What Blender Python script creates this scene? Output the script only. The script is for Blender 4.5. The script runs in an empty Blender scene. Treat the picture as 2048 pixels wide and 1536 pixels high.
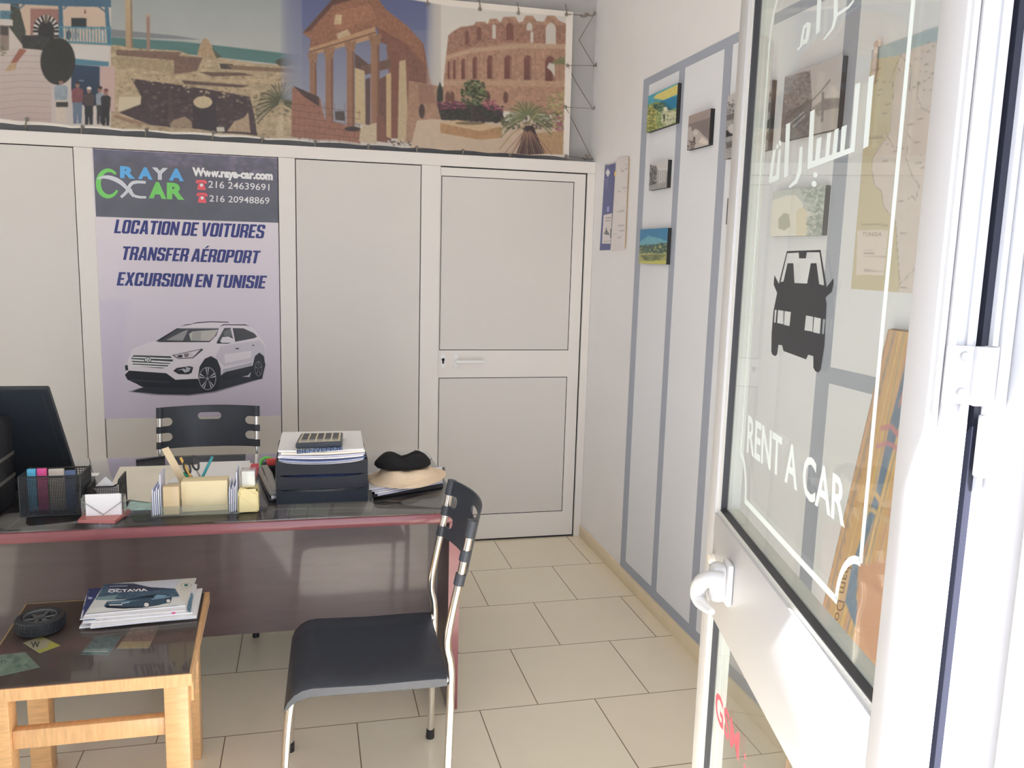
import bpy, bmesh, math, random
import numpy as np
from mathutils import Vector, Matrix
from mathutils.geometry import tessellate_polygon

S = bpy.context.scene
COL = S.collection
PI = math.pi

# ------------------------------------------------------------------ camera
FPX = 1682.72
CR = np.array([[0.97235167, -0.23195805, 0.02697563],
               [-0.00927641, -0.15379273, -0.98805959],
               [0.23333703, 0.96049116, -0.15169236]])
CC = np.array([-1.55516203, -4.56753169, 1.63934265])
cd = bpy.data.cameras.new('camera')
cam = bpy.data.objects.new('camera', cd)
COL.objects.link(cam)
cd.sensor_width = 36.0
cd.lens = FPX / 2048 * 36
cd.clip_start = 0.02
mw = Matrix.Identity(4)
for i in range(3):
    mw[i][0], mw[i][1], mw[i][2], mw[i][3] = CR[0][i], -CR[1][i], -CR[2][i], CC[i]
cam.matrix_world = mw
S.camera = cam

# ------------------------------------------------------------------ light
S.view_settings.view_transform = 'Standard'
S.view_settings.look = 'None'
S.view_settings.gamma = 1.0
S.view_settings.exposure = 0.72
S.view_settings.use_curve_mapping = False
S.cycles.max_bounces = 10
S.cycles.diffuse_bounces = 7
S.cycles.transparent_max_bounces = 16
S.cycles.sample_clamp_indirect = 8.0
try:
    S.cycles.use_denoising = True
except Exception:
    pass
wd = bpy.data.worlds.new('sky')
S.world = wd
wd.use_nodes = True
bg = wd.node_tree.nodes['Background']
bg.inputs[0].default_value = (0.83, 0.90, 1.09, 1)
bg.inputs[1].default_value = 2.0
sd = bpy.data.lights.new('sun', 'SUN')
sun = bpy.data.objects.new('sun', sd)
COL.objects.link(sun)
sd.energy = 16.0
sd.angle = 0.01
sd.color = (0.98, 0.965, 1.03)
sun.rotation_euler = Vector((0.262, 1.0, -1.06)).to_track_quat('-Z', 'Y').to_euler()


# ------------------------------------------------------------------ helpers
def ray(u, v):
    return CR.T @ np.array([(u - 1024) / FPX, (v - 768) / FPX, 1.0])


def at(u, v, ax, val):
    """point of the plane ax = val that the photograph shows at pixel u, v"""
    d = ray(u, v)
    i = 'xyz'.index(ax)
    return Vector(CC + (val - CC[i]) / d[i] * d)


LP = np.array([-0.903, -3.761, 1.1])            # a point of the entrance leaf
LN = np.array([-0.97073748, 0.24014317, 0.0])   # its outer face normal
LD = np.array([0.24014317, 0.97073748, 0.0])    # from the hinge to the lock side


def atleaf(u, v):
    d = ray(u, v)
    q = CC + (LN @ (LP - CC)) / (LN @ d) * d
    return float((q - LP) @ LD), float(q[2])


def leafpt(s, z, lift=0.0):
    q = LP + LD * s + LN * lift
    return Vector((q[0], q[1], z))


def proj(P):
    q = CR @ (np.asarray(P, float) - CC)
    return FPX * q[0] / q[2] + 1024, FPX * q[1] / q[2] + 768


def lin(c):
    c = np.asarray(c, float) / 255.0
    return np.where(c <= 0.04045, c / 12.92, ((np.maximum(c, 0.0) + 0.055) / 1.055) ** 2.4)


def o(r, g, b, k=0.62):
    return tuple(float(min(0.93, x / k)) for x in lin((r, g, b)))


MATS = {}


def mat(name, c, rough=0.5, metal=0.0, coat=0.0, var=0.03, scale=8.0, bump=0.0, spec=0.5, stretch=None):
    if name in MATS:
        return MATS[name]
    m = bpy.data.materials.new(name)
    m.use_nodes = True
    nt = m.node_tree
    b = nt.nodes['Principled BSDF']
    b.inputs['Roughness'].default_value = rough
    b.inputs['Metallic'].default_value = metal
    b.inputs['Coat Weight'].default_value = coat
    b.inputs['Coat Roughness'].default_value = 0.06
    b.inputs['Specular IOR Level'].default_value = spec
    tc = nt.nodes.new('ShaderNodeTexCoord')
    mp = nt.nodes.new('ShaderNodeMapping')
    if stretch:
        mp.inputs['Scale'].default_value = stretch
    nz = nt.nodes.new('ShaderNodeTexNoise')
    nz.inputs['Scale'].default_value = scale
    nz.inputs['Detail'].default_value = 4
    rp = nt.nodes.new('ShaderNodeValToRGB')
    rp.color_ramp.elements[0].position = 0.3
    rp.color_ramp.elements[1].position = 0.7
    rp.color_ramp.elements[0].color = tuple(max(0, x * (1 - var)) for x in c[:3]) + (1,)
    rp.color_ramp.elements[1].color = tuple(min(1, x * (1 + var)) for x in c[:3]) + (1,)
    nt.links.new(tc.outputs['Object'], mp.inputs[0])
    nt.links.new(mp.outputs[0], nz.inputs['Vector'])
    nt.links.new(nz.outputs['Fac'], rp.inputs[0])
    nt.links.new(rp.outputs[0], b.inputs['Base Color'])
    if bump:
        bp = nt.nodes.new('ShaderNodeBump')
        bp.inputs['Strength'].default_value = bump
        bp.inputs['Distance'].default_value = 0.004
        nt.links.new(nz.outputs['Fac'], bp.inputs['Height'])
        nt.links.new(bp.outputs[0], b.inputs['Normal'])
    MATS[name] = m
    return m


def print_mat(name, rough=0.45, coat=0.0):
    if name in MATS:
        return MATS[name]
    m = bpy.data.materials.new(name)
    m.use_nodes = True
    nt = m.node_tree
    b = nt.nodes['Principled BSDF']
    b.inputs['Roughness'].default_value = rough
    b.inputs['Coat Weight'].default_value = coat
    a = nt.nodes.new('ShaderNodeAttribute')
    a.attribute_name = 'Col'
    nt.links.new(a.outputs['Color'], b.inputs['Base Color'])
    MATS[name] = m
    return m


def glass_mat(name, tint=(0.95, 0.97, 0.96), refl=0.08, film=0.05, rough=0.02, sch=0.9):
    """clear pane: fresnel reflection over see-through, with a thin dusty film"""
    if name in MATS:
        return MATS[name]
    m = bpy.data.materials.new(name)
    m.use_nodes = True
    nt = m.node_tree
    for n in list(nt.nodes):
        nt.nodes.remove(n)
    out = nt.nodes.new('ShaderNodeOutputMaterial')
    tr = nt.nodes.new('ShaderNodeBsdfTransparent')
    tr.inputs[0].default_value = tint + (1,)
    gl = nt.nodes.new('ShaderNodeBsdfGlossy')
    gl.inputs['Roughness'].default_value = rough
    gl.inputs[0].default_value = (1, 1, 1, 1)
    df = nt.nodes.new('ShaderNodeBsdfDiffuse')
    df.inputs[0].default_value = (0.8, 0.82, 0.8, 1)
    nz = nt.nodes.new('ShaderNodeTexNoise')
    nz.inputs['Scale'].default_value = 5.0
    mr = nt.nodes.new('ShaderNodeMath')
    mr.operation = 'MULTIPLY'
    mr.inputs[1].default_value = film * 2
    nt.links.new(nz.outputs['Fac'], mr.inputs[0])
    m1 = nt.nodes.new('ShaderNodeMixShader')
    nt.links.new(mr.outputs[0], m1.inputs[0])
    nt.links.new(tr.outputs[0], m1.inputs[1])
    nt.links.new(df.outputs[0], m1.inputs[2])
    lw = nt.nodes.new('ShaderNodeLayerWeight')
    lw.inputs[0].default_value = 0.5
    pw_ = nt.nodes.new('ShaderNodeMath')
    pw_.operation = 'POWER'
    pw_.inputs[1].default_value = 5.0
    ma = nt.nodes.new('ShaderNodeMath')
    ma.operation = 'MULTIPLY_ADD'
    ma.inputs[1].default_value = sch
    ma.inputs[2].default_value = refl * 0.5
    nt.links.new(lw.outputs['Facing'], pw_.inputs[0])
    nt.links.new(pw_.outputs[0], ma.inputs[0])
    m2 = nt.nodes.new('ShaderNodeMixShader')
    nt.links.new(ma.outputs[0], m2.inputs[0])
    nt.links.new(m1.outputs[0], m2.inputs[1])
    nt.links.new(gl.outputs[0], m2.inputs[2])
    nt.links.new(m2.outputs[0], out.inputs[0])
    MATS[name] = m
    return m


WM = {}


def link(ob, parent, M):
    COL.objects.link(ob)
    if parent:
        ob.parent = parent
        WM[ob.name] = WM[parent.name] @ M
    else:
        WM[ob.name] = M
    return ob


def thing(name, label, cat, loc=(0, 0, 0), rz=0.0, group=None):
    ob = bpy.data.objects.new(name, None)
    ob.empty_display_size = 0.05
    ob.location = loc
    ob.rotation_euler = (0, 0, rz)
    link(ob, None, Matrix.Translation(Vector(loc)) @ Matrix.Rotation(rz, 4, 'Z'))
    return tag(ob, label, cat, group)


def tag(ob, label, cat, group=None):
    ob['label'] = label
    ob['category'] = cat
    if group:
        ob['group'] = group
    return ob


def struct(ob):
    ob['kind'] = 'structure'
    return ob


def obj(name, bm, m, parent=None, local=False, smooth=True, label=None, ang=40):
    """link a bmesh as one object; vertices are in world space unless local"""
    if parent and not local:
        bm.transform(WM[parent.name].inverted())
    if not parent and not local:          # put the origin at the base centre
        if bm.verts:
            xs = [v.co for v in bm.verts]
            c = Vector(((min(v.x for v in xs) + max(v.x for v in xs)) / 2,
                        (min(v.y for v in xs) + max(v.y for v in xs)) / 2, min(v.z for v in xs)))
        else:
            c = Vector()
        bmesh.ops.translate(bm, verts=bm.verts, vec=-c)
    else:
        c = Vector()
    bmesh.ops.recalc_face_normals(bm, faces=bm.faces)
    me = bpy.data.meshes.new(name)
    bm.to_mesh(me)
    bm.free()
    for mm in (m if isinstance(m, (list, tuple)) else [m]):
        me.materials.append(mm)
    if smooth:
        me.shade_smooth()
        try:
            me.set_sharp_from_angle(angle=math.radians(ang))
        except Exception:
            pass
    ob = bpy.data.objects.new(name, me)
    ob.location = c
    link(ob, parent, Matrix.Translation(c))
    if label:
        ob['label'] = label
    return ob


def BM():
    return bmesh.new()


def box(bm, x0, x1, y0, y1, z0, z1, bev=0.0, seg=2, M=None, mi=0):
    vs = [bm.verts.new((x, y, z)) for x in (x0, x1) for y in (y0, y1) for z in (z0, z1)]
    fs = [bm.faces.new([vs[i] for i in f]) for f in
          ((0, 1, 3, 2), (4, 6, 7, 5), (0, 4, 5, 1), (2, 3, 7, 6), (0, 2, 6, 4), (1, 5, 7, 3))]
    for f in fs:
        f.material_index = mi
    if bev > 0:
        es = list({e for f in fs for e in f.edges})
        r = bmesh.ops.bevel(bm, geom=es, offset=bev, segments=seg, affect='EDGES', profile=0.5)
        vs = list({v for f in r['faces'] for v in f.verts} | {v for v in vs if v.is_valid})
        # collect every vertex of this island
        todo, seen = list(vs), set(vs)
        while todo:
            v = todo.pop()
            for e in v.link_edges:
                w = e.other_vert(v)
                if w not in seen:
                    seen.add(w)
                    todo.append(w)
        vs = list(seen)
    if M is not None:
        bmesh.ops.transform(bm, matrix=M, verts=vs)
    return bm


def tube(bm, pts, r, seg=12, cap=True, mi=0):
    pts = [Vector(p) for p in pts]
    rs = r if isinstance(r, (list, tuple)) else [r] * len(pts)
    rings = []
    up = None
    for i, p in enumerate(pts):
        a = pts[max(0, i - 1)]
        b = pts[min(len(pts) - 1, i + 1)]
        t = (b - a).normalized()
        if up is None:
            up = t.orthogonal().normalized()
        else:
            up = (up - t * up.dot(t)).normalized()
        w = t.cross(up)
        rings.append([bm.verts.new(p + (up * math.cos(2 * PI * k / seg) + w * math.sin(2 * PI * k / seg)) * rs[i])
                      for k in range(seg)])
    for a, b in zip(rings, rings[1:]):
        for k in range(seg):
            f = bm.faces.new((a[k], a[(k + 1) % seg], b[(k + 1) % seg], b[k]))
            f.material_index = mi
    if cap:
        bm.faces.new(rings[0][::-1]).material_index = mi
        bm.faces.new(rings[-1]).material_index = mi
    return bm


def smooth_path(pts, n=6):
    """Catmull-Rom through the points"""
    P = [Vector(p) for p in pts]
    out = []
    for i in range(len(P) - 1):
        p0 = P[max(0, i - 1)]
        p1, p2 = P[i], P[i + 1]
        p3 = P[min(len(P) - 1, i + 2)]
        for k in range(n):
            t = k / n
            out.append(0.5 * ((2 * p1) + (p2 - p0) * t + (2 * p0 - 5 * p1 + 4 * p2 - p3) * t * t
                              + (3 * p1 - p0 - 3 * p2 + p3) * t ** 3))
    out.append(P[-1])
    return out


def prism(bm, poly, f0, f1, mi=0):
    """poly: 2D points; f0, f1 map a 2D point to the two end caps"""
    a = [bm.verts.new(f0(*q)) for q in poly]
    b = [bm.verts.new(f1(*q)) for q in poly]
    n = len(poly)
    for k in range(n):
        bm.faces.new((a[k], a[(k + 1) % n], b[(k + 1) % n], b[k])).material_index = mi
    tri = tessellate_polygon([[Vector((q[0], q[1], 0)) for q in poly]])
    for t in tri:
        bm.faces.new([a[i] for i in t]).material_index = mi
        bm.faces.new([b[i] for i in t][::-1]).material_index = mi
    return bm


def slab(bm, quad, th, mi=0):
    """thin plate: quad of world corners (front face), th = vector to the back face"""
    th = Vector(th)
    a = [bm.verts.new(Vector(q)) for q in quad]
    b = [bm.verts.new(Vector(q) + th) for q in quad]
    bm.faces.new(a).material_index = mi
    bm.faces.new(b[::-1]).material_index = mi
    for k in range(4):
        bm.faces.new((a[k], b[k], b[(k + 1) % 4], a[(k + 1) % 4])).material_index = mi
    return bm


def lathe(bm, prof, c, seg=24, mi=0, sx=1.0, sy=1.0):
    rings = []
    for r, z in prof:
        rings.append([bm.verts.new((c[0] + sx * r * math.cos(2 * PI * k / seg), c[1] + sy * r * math.sin(2 * PI * k / seg), c[2] + z))
                      for k in range(seg)])
    for a, b in zip(rings, rings[1:]):
        for k in range(seg):
            bm.faces.new((a[k], a[(k + 1) % seg], b[(k + 1) % seg], b[k])).material_index = mi
    return bm


def curve_mesh(cu):
    ob = bpy.data.objects.new('tmp', cu)
    COL.objects.link(ob)
    dg = bpy.context.evaluated_depsgraph_get()
    me = ob.evaluated_get(dg).to_mesh()
    vs = [v.co.copy() for v in me.vertices]
    fs = [list(p.vertices) for p in me.polygons]
    ob.evaluated_get(dg).to_mesh_clear()
    bpy.data.objects.remove(ob)
    bpy.data.curves.remove(cu)
    return vs, fs


def fill2d(loops):
    cu = bpy.data.curves.new('tmp', 'CURVE')
    cu.dimensions = '2D'
    cu.fill_mode = 'BOTH'
    for lp in loops:
        sp = cu.splines.new('POLY')
        sp.points.add(len(lp) - 1)
        for i, q in enumerate(lp):
            sp.points[i].co = (q[0], q[1], 0, 1)
        sp.use_cyclic_u = True
    return curve_mesh(cu)


def text2d(s, bold=0.0):
    cu = bpy.data.curves.new('tmp', 'FONT')
    cu.body = s
    cu.size = 1
    cu.resolution_u = 3
    cu.offset = bold
    vs, fs = curve_mesh(cu)
    x0, x1 = min(v.x for v in vs), max(v.x for v in vs)
    y0, y1 = min(v.y for v in vs), max(v.y for v in vs)
    return [((v.x - x0) / (x1 - x0), (v.y - y0) / (y1 - y0)) for v in vs], fs


def text_bm(bm, s, quad, bold=0.0, shear=0.0):
    """letters fitted to the corners TL, TR, BR, BL (world points)"""
    vs, fs = text2d(s, bold)
    tl, tr, br, bl = [Vector(q) for q in quad]
    nv = []
    for x, y in vs:
        x2 = x + shear * (y - 0.5)
        nv.append(bm.verts.new((bl * (1 - x2) + br * x2) * (1 - y) + (tl * (1 - x2) + tr * x2) * y))
    for f in fs:
        try:
            bm.faces.new([nv[i] for i in f])
        except ValueError:
            pass
    return bm


def loops_bm(bm, loops, f):
    vs, fs = fill2d(loops)
    nv = [bm.verts.new(f(v.x, v.y)) for v in vs]
    for q in fs:
        try:
            bm.faces.new([nv[i] for i in q])
        except ValueError:
            pass
    return bm


def art(name, items, f, parent, k=0.62, m=None):
    """flat printed picture: coloured polygons in order, f(u, v, lift) -> world"""
    bm = BM()
    lay = bm.verts.layers.float_color.new('Col')
    for i, (c, pts) in enumerate(items):
        cc = o(*c, k=k)
        cc = (cc[0] * .99, cc[1], min(.93, cc[2] * 1.02), 1)
        vs = []
        for q in pts:
            v = bm.verts.new(f(q[0], q[1], 0.00012 * (i + 1)))
            v[lay] = cc
            vs.append(v)
        for t in tessellate_polygon([[Vector((q[0], q[1], 0)) for q in pts]]):
            try:
                bm.faces.new([vs[j] for j in t])
            except ValueError:
                pass
    return obj(name, bm, m or print_mat('printed_paper'), parent, smooth=False)


class Cv:
    """a small software canvas; pictures are painted in it and become vertex colours"""

    def __init__(s, x0, y0, x1, y1, sc=1.0, c=(200, 195, 185), seed=1):
        s.x0, s.y0, s.sc = x0, y0, sc
        s.w, s.h = int((x1 - x0) * sc) + 1, int((y1 - y0) * sc) + 1
        s.a = np.ones((s.h, s.w, 3)) * np.array(c, float)
        s.r = np.random.RandomState(seed)

    def mask(s, pts):
        P = [((x - s.x0) * s.sc, (y - s.y0) * s.sc) for x, y in pts]
        xs = [q[0] for q in P]
        ys = [q[1] for q in P]
        i0, i1 = max(0, int(min(xs)) - 1), min(s.w, int(max(xs)) + 2)
        j0, j1 = max(0, int(min(ys)) - 1), min(s.h, int(max(ys)) + 2)
        if i1 <= i0 or j1 <= j0:
            return None
        acc = np.zeros((j1 - j0, i1 - i0))
        for ox, oy in ((-.25, -.25), (.25, -.25), (-.25, .25), (.25, .25)):
            X, Y = np.meshgrid(np.arange(i0, i1) + ox, np.arange(j0, j1) + oy)
            ins = np.zeros(X.shape, bool)
            for (xa, ya), (xb, yb) in zip(P, P[1:] + P[:1]):
                if ya == yb:
                    continue
                c = ((ya > Y) != (yb > Y)) & (X < (xb - xa) * (Y - ya) / (yb - ya) + xa)
                ins ^= c
            acc += ins
        return (slice(j0, j1), slice(i0, i1)), acc / 4

    def poly(s, pts, c, a=1.0, tex=0.0, size=2, c2=None, sx=1):
        """tex: blotchy brightness variation, c2: colour at the bottom"""
        r = s.mask(pts)
        if r is None:
            return
        sl, m = r
        m = (m * a)[..., None]
        col = np.ones(m.shape[:2] + (3,)) * np.array(c, float)
        if c2 is not None:
            t = np.linspace(0, 1, m.shape[0])[:, None, None]
            col = col * (1 - t) + np.array(c2, float) * t
        if tex:
            col = col * (1 + tex * s.nz(m.shape[0], m.shape[1], size, sx))[..., None]
        s.a[sl] = s.a[sl] * (1 - m) + col * m

    def nz(s, h, w, size, sx=1):
        out = np.zeros((h, w))
        for k, wt in ((size, 1.0), (max(1, size // 2), 0.6)):
            kx = max(1, int(k * sx))
            g = s.r.randn(h // k + 3, w // kx + 3)
            yy = np.arange(h) / k
            xx = np.arange(w) / kx
            yi, xi = yy.astype(int), xx.astype(int)
            fy, fx = (yy - yi)[:, None], (xx - xi)[None]
            out += wt * ((g[yi][:, xi] * (1 - fx) + g[yi][:, xi + 1] * fx) * (1 - fy)
                         + (g[yi + 1][:, xi] * (1 - fx) + g[yi + 1][:, xi + 1] * fx) * fy)
        return out * 0.7

    def rect(s, x0, y0, x1, y1, c, **k):
        s.poly([(x0, y0), (x1, y0), (x1, y1), (x0, y1)], c, **k)

    def ell(s, x, y, rx, ry, c, n=28, **k):
        s.poly([(x + rx * math.cos(2 * PI * i / n), y + ry * math.sin(2 * PI * i / n)) for i in range(n)], c, **k)

    def line(s, pts, w, c, **k):
        for (xa, ya), (xb, yb) in zip(pts, pts[1:]):
            L = math.hypot(xb - xa, yb - ya) or 1
            nx, ny = -(yb - ya) / L * w / 2, (xb - xa) / L * w / 2
            s.poly([(xa + nx, ya + ny), (xb + nx, yb + ny), (xb - nx, yb - ny), (xa - nx, ya - ny)], c, **k)

    def dabs(s, pts, cols, n, size=3, a=0.7):
        """random strokes inside a polygon (foliage, rubble)"""
        xs = [q[0] for q in pts]
        ys = [q[1] for q in pts]
        r = s.mask(pts)
        if r is None:
            return
        sl, m = r
        for _ in range(n):
            x, y = s.r.uniform(min(xs), max(xs)), s.r.uniform(min(ys), max(ys))
            i, j = int((x - s.x0) * s.sc) - sl[1].start, int((y - s.y0) * s.sc) - sl[0].start
            if 0 <= j < m.shape[0] and 0 <= i < m.shape[1] and m[j, i] > 0.5:
                c = cols[s.r.randint(len(cols))]
                q = size * s.r.uniform(0.5, 1.3)
                s.ell(x, y, q, q * 0.6, c, n=7, a=a)

    def palm(s, x, y, R, cols, n=26, a0=-3.3, a1=0.2, w=2):
        for i in range(n):
            t = a0 + (a1 - a0) * i / (n - 1)
            L = R * s.r.uniform(0.75, 1.05)
            p = [(x + L * q * math.cos(t), y + L * q * math.sin(t) + 0.35 * L * q * q) for q in (0.1, 0.4, 0.7, 1)]
            s.line(p, w, cols[i % len(cols)], a=0.9)

    def blur(s, n=1):
        for _ in range(n):
            p = np.pad(s.a, ((1, 1), (1, 1), (0, 0)), 'edge')
            s.a = (p[1:-1, 1:-1] * 4 + p[:-2, 1:-1] * 2 + p[2:, 1:-1] * 2 + p[1:-1, :-2] * 2 + p[1:-1, 2:] * 2) / 12

    def sample(s, u, v):
        x = np.clip((u - s.x0) * s.sc, 0, s.w - 1.001)
        y = np.clip((v - s.y0) * s.sc, 0, s.h - 1.001)
        i, j = x.astype(int), y.astype(int)
        fx, fy = (x - i)[..., None], (y - j)[..., None]
        i2, j2 = np.minimum(i + 1, s.w - 1), np.minimum(j + 1, s.h - 1)
        return (s.a[j, i] * (1 - fx) + s.a[j, i2] * fx) * (1 - fy) + (s.a[j2, i] * (1 - fx) + s.a[j2, i2] * fx) * fy


def print_sheet(name, cv, quad, nx, ny, parent, k=0.62, m=None, wave=None, local_uv=None):
    """a fine grid over the quad TL, TR, BR, BL coloured from the canvas.
    local_uv: canvas units of the same corners, else the picture is read straight on"""
    tl, tr, br, bl = [np.array(q, float) for q in quad]
    S1, T1 = np.meshgrid(np.linspace(0, 1, nx), np.linspace(0, 1, ny))
    s, t = S1[..., None], T1[..., None]
    P = (tl * (1 - s) + tr * s) * (1 - t) + (bl * (1 - s) + br * s) * t
    if local_uv is None:
        Q = (P - CC) @ CR.T
        u, v = FPX * Q[..., 0] / Q[..., 2] + 1024, FPX * Q[..., 1] / Q[..., 2] + 768
    else:
        a, b, c, d = [np.array(q, float) for q in local_uv]
        UV = (a * (1 - s) + b * s) * (1 - t) + (d * (1 - s) + c * s) * t
        u, v = UV[..., 0], UV[..., 1]
    col = np.minimum(np.array((.99, 1.0, 1.03)) * lin(np.clip(cv.sample(u, v), 0, 255)) / k, 0.93)
    if wave is not None:
        P = P + wave(S1, T1)
    c0 = P.reshape(-1, 3).mean(0) if parent is None else np.zeros(3)
    V = P.reshape(-1, 3) - c0
    if parent:
        Mi = np.array(WM[parent.name].inverted())
        V = V @ Mi[:3, :3].T + Mi[:3, 3]
    me = bpy.data.meshes.new(name)
    n = nx * ny
    me.vertices.add(n)
    me.vertices.foreach_set('co', V.astype(np.float32).ravel())
    I = np.arange(n).reshape(ny, nx)
    F = np.stack([I[:-1, :-1], I[1:, :-1], I[1:, 1:], I[:-1, 1:]], -1).reshape(-1, 4)
    me.loops.add(F.size)
    me.loops.foreach_set('vertex_index', F.ravel().astype(np.int32))
    me.polygons.add(len(F))
    me.polygons.foreach_set('loop_start', (np.arange(len(F)) * 4).astype(np.int32))
    me.update(calc_edges=True)
    at_ = me.color_attributes.new('Col', 'FLOAT_COLOR', 'POINT')
    at_.data.foreach_set('color', np.concatenate([col.reshape(-1, 3), np.ones((n, 1))], 1).astype(np.float32).ravel())
    me.materials.append(m or print_mat('printed_paper'))
    me.shade_smooth()
    ob = bpy.data.objects.new(name, me)
    ob.location = c0
    link(ob, parent, Matrix.Translation(Vector(c0)))
    return ob


random.seed(4)

# ------------------------------------------------------------------ the setting
KW = 0.62
M_wall = mat('wall_plaster', o(200, 199, 199, 0.62), 0.75, var=0.015, scale=3, bump=0.05)
M_upper = mat('upper_plaster', o(150, 149, 149, 0.62), 0.8, var=0.05, scale=3)
M_alu = mat('white_lacquered_aluminium', o(200, 196, 191, 0.66), 0.38, var=0.008, scale=2)
M_pan = mat('white_laminate_panel', o(191, 187, 182, 0.68), 0.42, var=0.012, scale=1.5)
M_gask = mat('black_gasket', (0.012, 0.012, 0.013), 0.6)
M_ext = mat('white_door_aluminium', (0.62, 0.615, 0.605), 0.35, var=0.006, scale=2)
M_grey = mat('grey_painted_stripe', o(146, 152, 164, 0.68), 0.6, var=0.02, scale=4)
M_pale = mat('pale_painted_field', o(200, 202, 210, 0.66), 0.7, var=0.012, scale=2)


def floor_mat():
    m = bpy.data.materials.new('cream_floor_tiles')
    m.use_nodes = True
    nt = m.node_tree
    b = nt.nodes['Principled BSDF']
    b.inputs['Roughness'].default_value = 0.16
    tc = nt.nodes.new('ShaderNodeTexCoord')
    mp = nt.nodes.new('ShaderNodeMapping')
    mp.inputs['Location'].default_value = (-0.132, 0.444, 0)
    br = nt.nodes.new('ShaderNodeTexBrick')
    br.offset = 0.5
    br.inputs['Scale'].default_value = 1
    br.inputs['Brick Width'].default_value = 0.4395
    br.inputs['Row Height'].default_value = 0.4472
    br.inputs['Mortar Size'].default_value = 0.0022
    br.inputs['Mortar Smooth'].default_value = 0.1
    br.inputs['Color1'].default_value = o(206, 190, 170, 0.60) + (1,)
    br.inputs['Color2'].default_value = o(203, 187, 167, 0.60) + (1,)
    br.inputs['Mortar'].default_value = o(120, 105, 85, 0.62) + (1,)
    nz = nt.nodes.new('ShaderNodeTexNoise')
    nz.inputs['Scale'].default_value = 7
    nz.inputs['Detail'].default_value = 6
    mx = nt.nodes.new('ShaderNodeMix')
    mx.data_type = 'RGBA'
    mx.blend_type = 'MULTIPLY'
    mx.inputs[0].default_value = 0.06
    nt.links.new(tc.outputs['Object'], mp.inputs[0])
    nt.links.new(mp.outputs[0], br.inputs['Vector'])
    nt.links.new(tc.outputs['Object'], nz.inputs['Vector'])
    nt.links.new(br.outputs['Color'], mx.inputs[6])
    nt.links.new(nz.outputs['Fac'], mx.inputs[7])
    nt.links.new(mx.outputs[2], b.inputs['Base Color'])
    return m


XL, YF, ZC = -4.7, -3.86, 3.35
bm = box(BM(), XL - .15, 0.15, -4.02, 0.25, -0.1, 0)
me = bpy.data.meshes.new('floor')
bm.to_mesh(me)
bm.free()
me.materials.append(floor_mat())
fl = bpy.data.objects.new('floor', me)
link(fl, None, Matrix.Identity(4))
struct(fl)
struct(obj('wall_right', box(BM(), 0, 0.15, -4.02, 0.25, 0, ZC), M_wall, smooth=False))
struct(obj('wall_left', box(BM(), XL - .15, XL, -4.02, 0.25, 0, ZC), M_wall, smooth=False))
struct(obj('wall_rear', box(BM(), XL, 0, 0.10, 0.25, 0, ZC), M_upper, smooth=False))
struct(obj('ceiling', box(BM(), XL - .15, 0.15, -4.02, 0.25, ZC, ZC + .12), M_wall, smooth=False))
# tiled skirting on the right wall
struct(obj('baseboard_right', box(BM(), -0.012, 0, -3.85, 0.0, 0.0, 0.066, 0.002),
           mat('skirting_tile', o(205, 186, 158, 0.62), 0.3, var=0.03)))
# painted stripe frame of the picture wall
bm = BM()
box(bm, -0.0012, 0, -3.3, -0.72, 0.115, 2.445)
struct(obj('trim_1', bm, M_pale, smooth=False))
bm = BM()
zb, zt = 0.066, 2.477
V_ = [(-0.725, -0.655), (-1.118, -1.06), (-1.535, -1.47), (-2.305, -2.235), (-3.3, -3.24)]
for y0, y1 in V_:
    box(bm, -0.0022, 0, y0, y1, 0.112, 2.44)
box(bm, -0.0022, 0, -3.3, -0.655, 2.44, zt)
box(bm, -0.0022, 0, -3.3, -0.655, zb, 0.112)
box(bm, -0.0022, 0, -3.24, -2.305, 1.275, 1.325)
struct(obj('trim_2', bm, M_grey, smooth=False))

# partition of white panels in front of the rear wall
HP = 2.16
pw = struct(obj('wall_back', box(BM(), XL, 0, 0.014, 0.04, 0, HP), M_gask, smooth=False))
# the opening for the recessed door stays dark behind it
bm = BM()
for x0, x1 in ((-2.657, -2.5735), (-1.7025, -1.6203), (-0.9698, -0.868), (-0.045, -0.001)):
    box(bm, x0, x1, 0.0, 0.05, 0, 2.0975, 0.0015, 1)
box(bm, XL + .005, -0.001, 0.0, 0.06, 2.0985, HP, 0.0015, 1)
obj('post', bm, M_alu, pw, ang=30)
for x0, x1 in ((XL + .005, -2.6615), (-2.569, -1.707), (-1.6158, -0.9743)):
    obj('panel', box(BM(), x0, x1, 0.003, 0.012, 0.0, 2.093), M_pan, pw, smooth=False)

# inner door, set back in the partition
YD = 0.012
dr = struct(obj('door_1', box(BM(), -0.868, -0.048, YD + .004, YD + .04, 0.008, 2.094), M_gask, smooth=False))
WM_d = WM[dr.name]


def dz(u, v):
    q = at(u, v, 'y', YD)
    return q.x, q.z


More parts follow.
